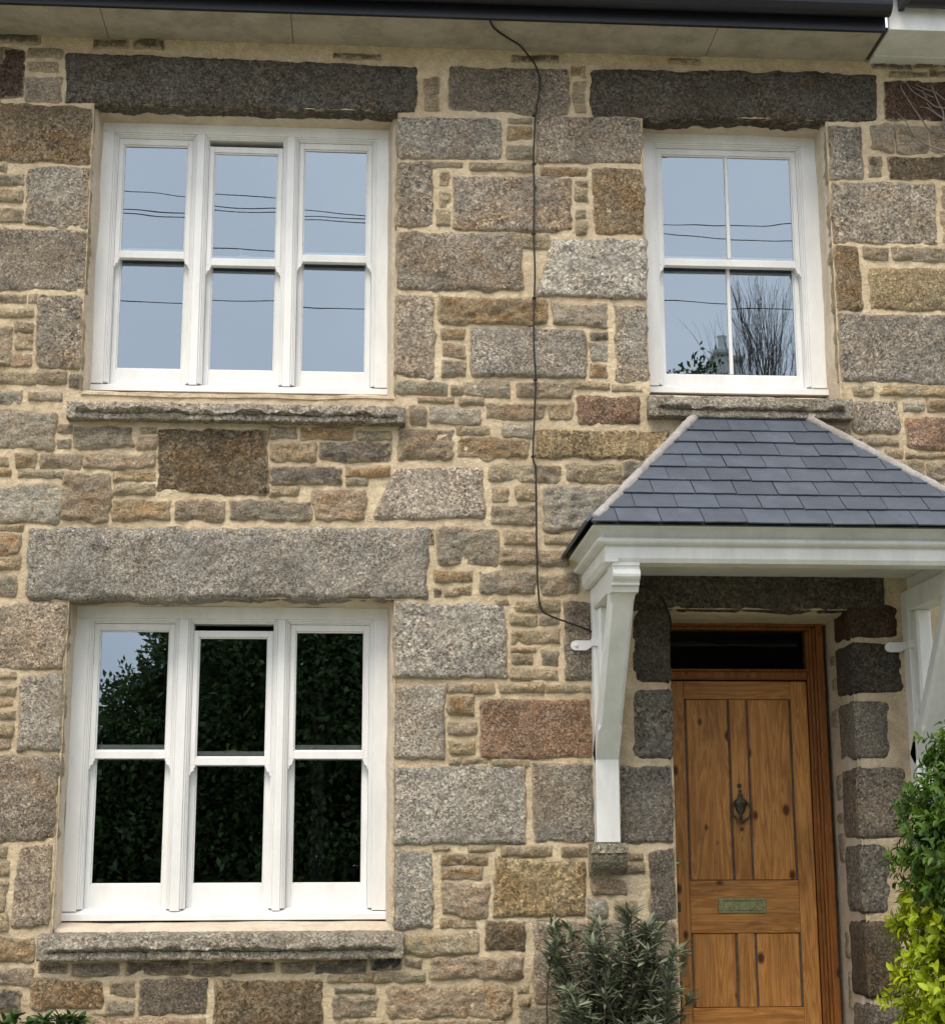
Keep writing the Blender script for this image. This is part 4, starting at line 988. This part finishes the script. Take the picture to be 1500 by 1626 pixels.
# ------------------------------------------------------------------ foliage
def leaf_mesh(name, pts, dirs, ups, lens, wids, tones, mat, parent, inv, fold=.25, curl=.12, simple=False):
    n = len(pts); pts = np.array(pts); d = np.array(dirs); u = np.array(ups)
    d /= np.linalg.norm(d, axis=1)[:, None]; s = np.cross(d, u); s /= (np.linalg.norm(s, axis=1)[:, None] + 1e-9); u = np.cross(s, d)
    L = np.array(lens)[:, None]; W = np.array(wids)[:, None]
    rows = [pts, pts + d * L * .30 + s * W * .46 + u * W * fold, pts + d * L * .30 - s * W * .46 + u * W * fold, pts + d * L * .34, pts + d * L * .68 + s * W * .38 + u * (W * fold - L * curl * .5), pts + d * L * .68 - s * W * .38 + u * (W * fold - L * curl * .5),
            pts + d * L * .70 - u * L * curl * .5, pts + d * L - u * L * curl]
    if simple: rows = [pts, pts + d * L * .5 + s * W * .5 + u * W * fold, pts + d * L, pts + d * L * .5 - s * W * .5 + u * W * fold]
    K = len(rows); V = np.stack(rows, 1).reshape(-1, 3); b = np.arange(n)[:, None] * K
    tris = np.array([[0, 3, 1], [0, 2, 3], [1, 3, 6], [1, 6, 4], [3, 2, 5], [3, 5, 6], [4, 6, 7], [6, 5, 7]])
    if simple: tris = np.array([[0, 2, 1], [0, 3, 2]])
    F = (b[:, :, None] + tris[None]).reshape(-1, 3)
    me = bpy.data.meshes.new(name); me.vertices.add(len(V)); me.vertices.foreach_set('co', V.ravel()); me.loops.add(F.size); me.loops.foreach_set('vertex_index', F.ravel().astype(np.int32))
    me.polygons.add(len(F)); me.polygons.foreach_set('loop_start', np.arange(0, F.size, 3, dtype=np.int32)); me.polygons.foreach_set('loop_total', np.full(len(F), 3, np.int32)); me.update(calc_edges=True)
    ca = me.color_attributes.new('tone', 'FLOAT_COLOR', 'POINT'); t = np.repeat(np.array(tones), K, 0); ca.data.foreach_set('color', np.concatenate([t, np.ones((len(t), 2))], 1).ravel())
    o = link(name, me, mat); o['kind'] = 'stuff'
    if parent: o.parent = parent; o.matrix_parent_inverse = inv
    return o

M['golden'] = mat_leaf('golden_privet_leaf', (.27, .36, .012), (.47, .54, .022), .38)
M['green'] = mat_leaf('green_privet_leaf', (.035, .092, .010), (.115, .205, .020), .30)
M['olive'] = mat_leaf('narrow_grey_leaf', (.075, .098, .062), (.26, .29, .19), .2)
M['dark'] = mat_leaf('tree_leaf', (.035, .065, .020), (.095, .155, .045), .2)
M['glossy'] = mat_leaf('glossy_leaf', (.018, .050, .014), (.060, .125, .030), .15, .3)

def shrub(name, label, blobs, base, mat, per, L, W, group=None, outfac=.7, stems=9, updir=.25, dens=1.0, tone2=None):
    """blobs: (cx,cy,cz,rx,ry,rz); leaves spread through each blob's outer volume, on short twigs"""
    root = props(empty(name, base), label, 'shrub', group); inv = Matrix.Translation(-Vector(base))
    P_, D_, U_, Ls, Ws, T_ = [], [], [], [], [], []; tw = MB()
    for (cx_, cy_, cz_, rx, ry, rz) in blobs:
        nt = int(per * rx * rz * dens * 4)
        for _ in range(nt):
            a = np.array([random.gauss(0, 1) for _ in range(3)]); a /= np.linalg.norm(a); r = random.random() ** .28
            r *= 1 + .10 * float(vnoise(np.array([a[0] * 3 + cx_, a[1] * 3, a[2] * 3 + cz_])))
            if random.random() < .12: r *= random.uniform(1.02, 1.14)
            c = np.array([cx_, cy_, cz_]) + a * r * np.array([rx, ry, rz])
            if c[1] > -.10: continue
            tdir = a + np.array([0, 0, updir]) + np.array([random.uniform(-.5, .5) for _ in range(3)]); tdir /= np.linalg.norm(tdir)
            tone = (min(1, max(0, random.gauss(.45, .28))), random.random())
            for q in range(random.randint(4, 7)):
                ang = q * 2.4 + random.random(); side = np.cross(tdir, [math.cos(ang), math.sin(ang), .3]); side /= np.linalg.norm(side)
                P_.append(c + tdir * (q * L * .22 - L * .6)); D_.append(side * .85 + tdir * .55); U_.append(tdir + np.array([0, 0, .5]))
                k = random.uniform(.65, 1.15); Ls.append(L * k); Ws.append(W * k * random.uniform(.85, 1.15)); T_.append((min(1, max(0, tone[0] + random.uniform(-.2, .2))), min(1, max(0, tone[1] + random.uniform(-.3, .3)))))
            if random.random() < .25: tw.add(*tube([c - tdir * L * 2.2, c + tdir * L * .4], .0022, .0012, 4))
    leaf_mesh('foliage', P_, D_, U_, Ls, Ws, T_, mat, root, inv)
    for k in range(stems):
        b = blobs[k % len(blobs)]; e = np.array(b[:3]) + np.array([random.uniform(-.6, .6) * b[3], random.uniform(-.5, .5) * b[4], random.uniform(-.2, .6) * b[5]]); s_ = np.array(base) + np.array([random.uniform(-.12, .12), random.uniform(-.1, .1), 0])
        mid = (s_ + e) / 2 + np.array([random.uniform(-.08, .08), random.uniform(-.05, .05), .06]); tw.add(*tube(catmull([s_, mid, e], 5), .012, .004, 6))
    o = tw.build('stems', M['bark'], None, True); o.parent = root; o.matrix_parent_inverse = inv
    return root
shrub('golden_shrub', 'yellow-leaved golden privet bush beside the door, below dark green growth', [(2.80, -1.05, .10, .44, .42, .34), (2.82, -1.05, .46, .42, .40, .32), (2.84, -1.02, .74, .45, .38, .24), (3.2, -1.0, .4, .5, .45, .6)], (3.0, -1.05, -.2), M['golden'], 1500, .050, .027)
shrub('green_shrub', 'dark green leafy bush in front of the right porch post', [(2.80, -1.20, 1.00, .43, .30, .24), (2.87, -1.14, 1.23, .43, .32, .23), (2.99, -1.15, 1.45, .43, .34, .22), (2.92, -1.36, .84, .38, .24, .26), (3.2, -1.2, 1.1, .4, .3, .5)], (3.25, -.9, -.2), M['green'], 2100, .046, .023)

def wand_shrub(name, label, base, tips, mat, L, W):
    root = props(empty(name, base), label, 'shrub'); inv = Matrix.Translation(-Vector(base)); st = MB(); P_, D_, U_, Ls, Ws, T_ = [], [], [], [], [], []
    for (tip, dens) in tips:
        tip = np.array(tip); b = np.array(base) + np.array([.45 * (tip[0] - base[0]) + random.uniform(-.08, .08), random.uniform(-.05, .05), 0])
        mid = b * .5 + tip * .5 + np.array([(tip[0] - b[0]) * -.15 + random.uniform(-.09, .09), random.uniform(-.06, .06), .0])
        c = catmull([b, mid, tip], 18); st.add(*tube(c, .006, .0022, 5))
        for i in range(5, len(c)):
            t = i / len(c); d = c[i] - c[i - 1]; d /= np.linalg.norm(d)
            for q in range(int(dens * (.5 + 2.6 * t * t + (2.6 if i > len(c) - 4 else 0)) + random.random())):
                ang = random.random() * 6.28; a = np.array([math.cos(ang), math.sin(ang), 0.0]); dd = a * random.uniform(.5, 1.0) + d * random.uniform(-.15, 1.0) + np.array([random.uniform(-.3, .3), random.uniform(-.3, .3), random.uniform(-.3, .3)])
                k = random.uniform(.6, 1.15); P_.append(c[i] + d * random.uniform(-.015, .015)); D_.append(dd); U_.append(d + np.array([0, 0, .4])); Ls.append(L * k); Ws.append(W * k)
                T_.append((min(1, max(0, .25 + .6 * t * random.random() + random.uniform(-.15, .2))), random.random()))
    leaf_mesh('foliage', P_, D_, U_, Ls, Ws, T_, mat, root, inv, .16, .07)
    o = st.build('stems', M['bark'], None, True); o.parent = root; o.matrix_parent_inverse = inv
tips = []
for x, y in ((878, 1468), (884, 1510), (905, 1480), (950, 1470), (962, 1500), (935, 1500), (995, 1448), (1000, 1478), (1025, 1475), (1045, 1480), (1070, 1512), (1060, 1540), (1030, 1510), (1015, 1530), (985, 1525), (960, 1545), (925, 1540), (900, 1560), (940, 1575), (985, 1560), (1040, 1565), (1065, 1580), (1010, 1590), (915, 1600), (955, 1610), (1050, 1610)):
    for rp_ in range(3):
        dd = random.uniform(-.55, -.2); a, b = P(x + rp_ * random.uniform(-14, 14), y + rp_ * random.uniform(0, 22), dd); tips.append(((a, dd, b), 1.0))
wand_shrub('oleander_bush', 'grey-green narrow-leaved bush growing against the wall left of the door', (1.26, -.30, -.18), tips, M['olive'], .088, .0205)
tips = []
for x, y in ((5, 1618), (25, 1612), (48, 1618), (70, 1616), (95, 1616), (110, 1612), (125, 1618), (60, 1626), (15, 1630)):
    dd = random.uniform(-.5, -.25); a, b = P(x, y, dd); tips.append(((a, dd, b - .02), .9))
wand_shrub('small_evergreen', 'low glossy dark green plant below the ground-floor window sill', (-1.55, -.32, -.18), tips, M['glossy'], .070, .034)

# ------------------------------------------------------------------ across the street: seen in the panes
def tree(name, label, base, blobs, nleaf, L, mat, bare=False, group=None):
    root = props(empty(name, base), label, 'tree', group); inv = Matrix.Translation(-Vector(base)); tr = MB(); base = np.array(base, float)
    top = np.array(blobs[0][:3], float); tr.add(*tube(catmull([base, base * .5 + top * .5 + np.array([.1, .05, 0]), top], 8), .17, .06, 9))
    for b in blobs:
        for _ in range(3):
            e = np.array(b[:3]) + np.array([random.uniform(-.6, .6) * b[3], random.uniform(-.6, .6) * b[4], random.uniform(-.2, .7) * b[5]]); s_ = base + (top - base) * random.uniform(.35, .8)
            tr.add(*tube(catmull([s_, (s_ + e) / 2 + np.array([0, 0, .25]), e], 5), .055, .015, 6))
    o = tr.build('trunk', M['bark'], None, True); o.parent = root; o.matrix_parent_inverse = inv
    P_, D_, U_, Ls, Ws, T_ = [], [], [], [], [], []
    vol = [b[3] * b[4] * b[5] for b in blobs]; tot = sum(vol)
    for b, vv in zip(blobs, vol):
        n = int(nleaf * vv / tot); a = rng.normal(size=(n, 3)); a /= np.linalg.norm(a, axis=1)[:, None]; r = rng.random(n) ** .33 * (1 + .28 * fbm(a * 2.6 + b[0], 2))
        P_.append(np.array(b[:3]) + a * r[:, None] * np.array(b[3:6])); D_.append(a + rng.normal(size=(n, 3)) * .8); U_.append(rng.normal(size=(n, 3)) + np.array([0, -.0, 1.2])); Ls.append(L * rng.uniform(.6, 1.2, n)); Ws.append(L * .62 * rng.uniform(.6, 1.2, n)); T_.append(rng.random((n, 2)))
    leaf_mesh('crown', np.concatenate(P_), np.concatenate(D_), np.concatenate(U_), np.concatenate(Ls), np.concatenate(Ws), np.concatenate(T_), mat, root, inv, simple=True)
gz = -.66
tree('garden_tree', 'large dark leafy tree mirrored in the ground-floor window panes', (-1.4, -13.6, gz), [(-1.15, -13.6, 3.8, 1.85, 1.9, 1.9), (-.2, -13.2, 3.4, 2.2, 1.9, 2.1), (1.2, -13.5, 3.2, 2.2, 1.9, 2.0), (-2.5, -13.5, 1.6, 1.7, 1.5, 1.95), (-3.3, -13.2, .9, 1.4, 1.2, 1.7), (-2.75, -13.6, 2.75, 1.0, 1.0, 1.0), (-.6, -13.4, 1.6, 2.4, 1.6, 1.7), (1.6, -13.4, 1.4, 2.0, 1.6, 1.6), (.4, -13.8, 4.9, 1.7, 1.6, 1.1)], 260000, .115, M['dark'])
tree('hedge_tree', 'dark rounded tree mirrored low in the pane above the porch', (4.6, -14.5, gz), [(4.75, -14.5, 6.3, .8, 1.0, 2.1), (4.4, -14.3, 4.2, 1.5, 1.3, 1.8), (5.1, -14.5, 6.0, .7, 1.0, 2.2)], 50000, .10, M['dark'])
tree('pale_tree', 'pale green small tree mirrored in front of the white gable', (6.0, -15.2, gz), [(5.75, -15.2, 6.5, .6, .9, 2.0), (6.2, -15.0, 5.6, .9, 1.0, 2.3)], 22000, .09, M['glossy'])
# bare tree
bt = props(empty('bare_tree', (7.0, -15.5, gz)), 'leafless branching tree mirrored in the upper right window pane', 'tree'); bi = Matrix.Translation(-Vector(bt.location)); br = MB()
random.seed(21)
def grow(p, d, l, r, n):
    e = p + d * l; q = (p + e) / 2 + np.array([random.uniform(-.06, .06), random.uniform(-.06, .06), .02]) * l
    br.add(*tube([p, q, e], r, r * .7, 5 if n < 3 else 6))
    if n == 0: return
    for _ in range(3):
        nd = d + np.array([random.uniform(-.30, .30), random.uniform(-.30, .30), random.uniform(.15, .5)]); nd /= np.linalg.norm(nd); grow(e - d * l * random.uniform(0, .3), nd, l * random.uniform(.64, .80), r * .60, n - 1)
for _k2 in range(2): grow(np.array([6.85 + .4 * _k2, -15.5, gz]), np.array([-.01 + .02 * _k2, 0, 1.0]), 3.36 + .12 * _k2, .045, 6)
o = br.build('branches', M['bark'], None, True); o.parent = bt; o.matrix_parent_inverse = bi
# white house with chimney
wh = props(empty('opposite_house', (8.4, -21, gz)), 'white rendered house with chimney mirrored in the pane above the porch', 'house'); wi = Matrix.Translation(-Vector(wh.location))
M['wrender'] = mat_plain('white_render', (.72, .72, .70), .85, 0, .06, 3)
def wpart(mb, name, mat): o = mb.build(name, mat); o.parent = wh; o.matrix_parent_inverse = wi
m_ = MB(); m_.add(*extrude_poly([(5.2, gz), (13.5, gz), (13.5, 7.0), (9.35, 9.2), (5.2, 7.0)], 'y', -26.5, -19.0)); wpart(m_, 'wall', M['wrender'])
m_ = MB(); m_.add(*extrude_poly([(4.9, 6.85), (9.35, 9.22), (13.8, 6.85), (13.8, 7.02), (9.35, 9.4), (4.9, 7.02)], 'y', -26.8, -18.8)); wpart(m_, 'roof', M['slate'])
m_ = MB(); m_.box(6.20, 6.98, -20.2, -19.2, 7.3, 10.15, .02); m_.box(6.14, 7.04, -20.27, -19.13, 10.15, 10.24, .02); wpart(m_, 'chimney', M['wrender'])
m_ = MB(); m_.add(*lathe([(.10, 0), (.11, .1), (.085, .35), (.11, .4)], 12, (6.45, -19.7, 10.24), 'z')); m_.add(*lathe([(.10, 0), (.11, .1), (.085, .30), (.11, .35)], 12, (6.75, -19.7, 10.24), 'z'))
wpart(m_, 'chimney_pot', M['wrender'])
for k, (a, z) in enumerate(((7.2, 1.2), (10.4, 1.2), (7.2, 4.3), (10.4, 4.3))):
    m_ = MB(); m_.box(a, a + 1.0, -19.02, -18.98, z, z + 1.4, .01); wpart(m_, 'window', M['black'])
# overhead wires between two poles
def wire(pa, pb, sag, label):
    pts = []
    for i in range(25):
        t = i / 24; p = np.array(pa) * (1 - t) + np.array(pb) * t; p[2] -= sag * 4 * t * (1 - t); pts.append(p)
    v, f = tube(pts, .0065, .0065, 5); props(mesh('overhead_wire', v, f, M['cable'], None, True), label, 'wire', 'overhead wires near the porch side' if 'porch' in label else 'overhead wires along the street')
def vw(x, y, yd):       # mirrored direction of a pixel, met at distance yd from the facade
    a, b = P(x, y, .23); k = (DIST + .23 + yd + .23) / (DIST + .23); return a * k, CAMZ + (b - CAMZ) * k
for n_, (pL, pR, yd) in enumerate((((195, 290), (585, 332), 11.0), ((195, 322), (585, 338), 11.0), ((195, 328), (585, 344), 11.0), ((190, 387), (585, 410), 10.4), ((1053, 352), (1262, 355), 12.4), ((1053, 368), (1262, 380), 12.4), ((190, 467), (583, 479), 10.8), ((1055, 474), (1262, 478), 12.0))):
    a = vw(*pL, yd); b = vw(*pR, yd); sl = (b[1] - a[1]) / (b[0] - a[0])
    if n_ in (4, 5, 7): xa, xb = 3.2, 16.0
    else: xa, xb = -15.0, 3.2
    za, zb = a[1] + sl * (xa - a[0]), a[1] + sl * (xb - a[0])
    wire((xa, -yd, za), (xb, -yd, zb), .04, 'thin overhead street wire mirrored in the panes of the window above the porch' if n_ in (4, 5, 7) else 'thin overhead street wire mirrored in the three-light upper window')
for x, y, h in ((3.2, -11.3, 9.6),):
    pole = props(empty('utility_pole', (x, y, gz)), 'tall wooden utility pole carrying the street wires', 'pole'); pi_ = Matrix.Translation(-Vector(pole.location))
    v, f = tube([(x, y, gz - .3), (x, y, h)], .11, .08, 10); o = mesh('shaft', v, f, M['bark'], None, True); o.parent = pole; o.matrix_parent_inverse = pi_
    m_ = MB(); m_.box(x - .06, x + .06, y - 1.1, y + .9, h - .9, h - .8, .005); o = m_.build('crossarm', M['bark']); o.parent = pole; o.matrix_parent_inverse = pi_
print('stones', _k[0])
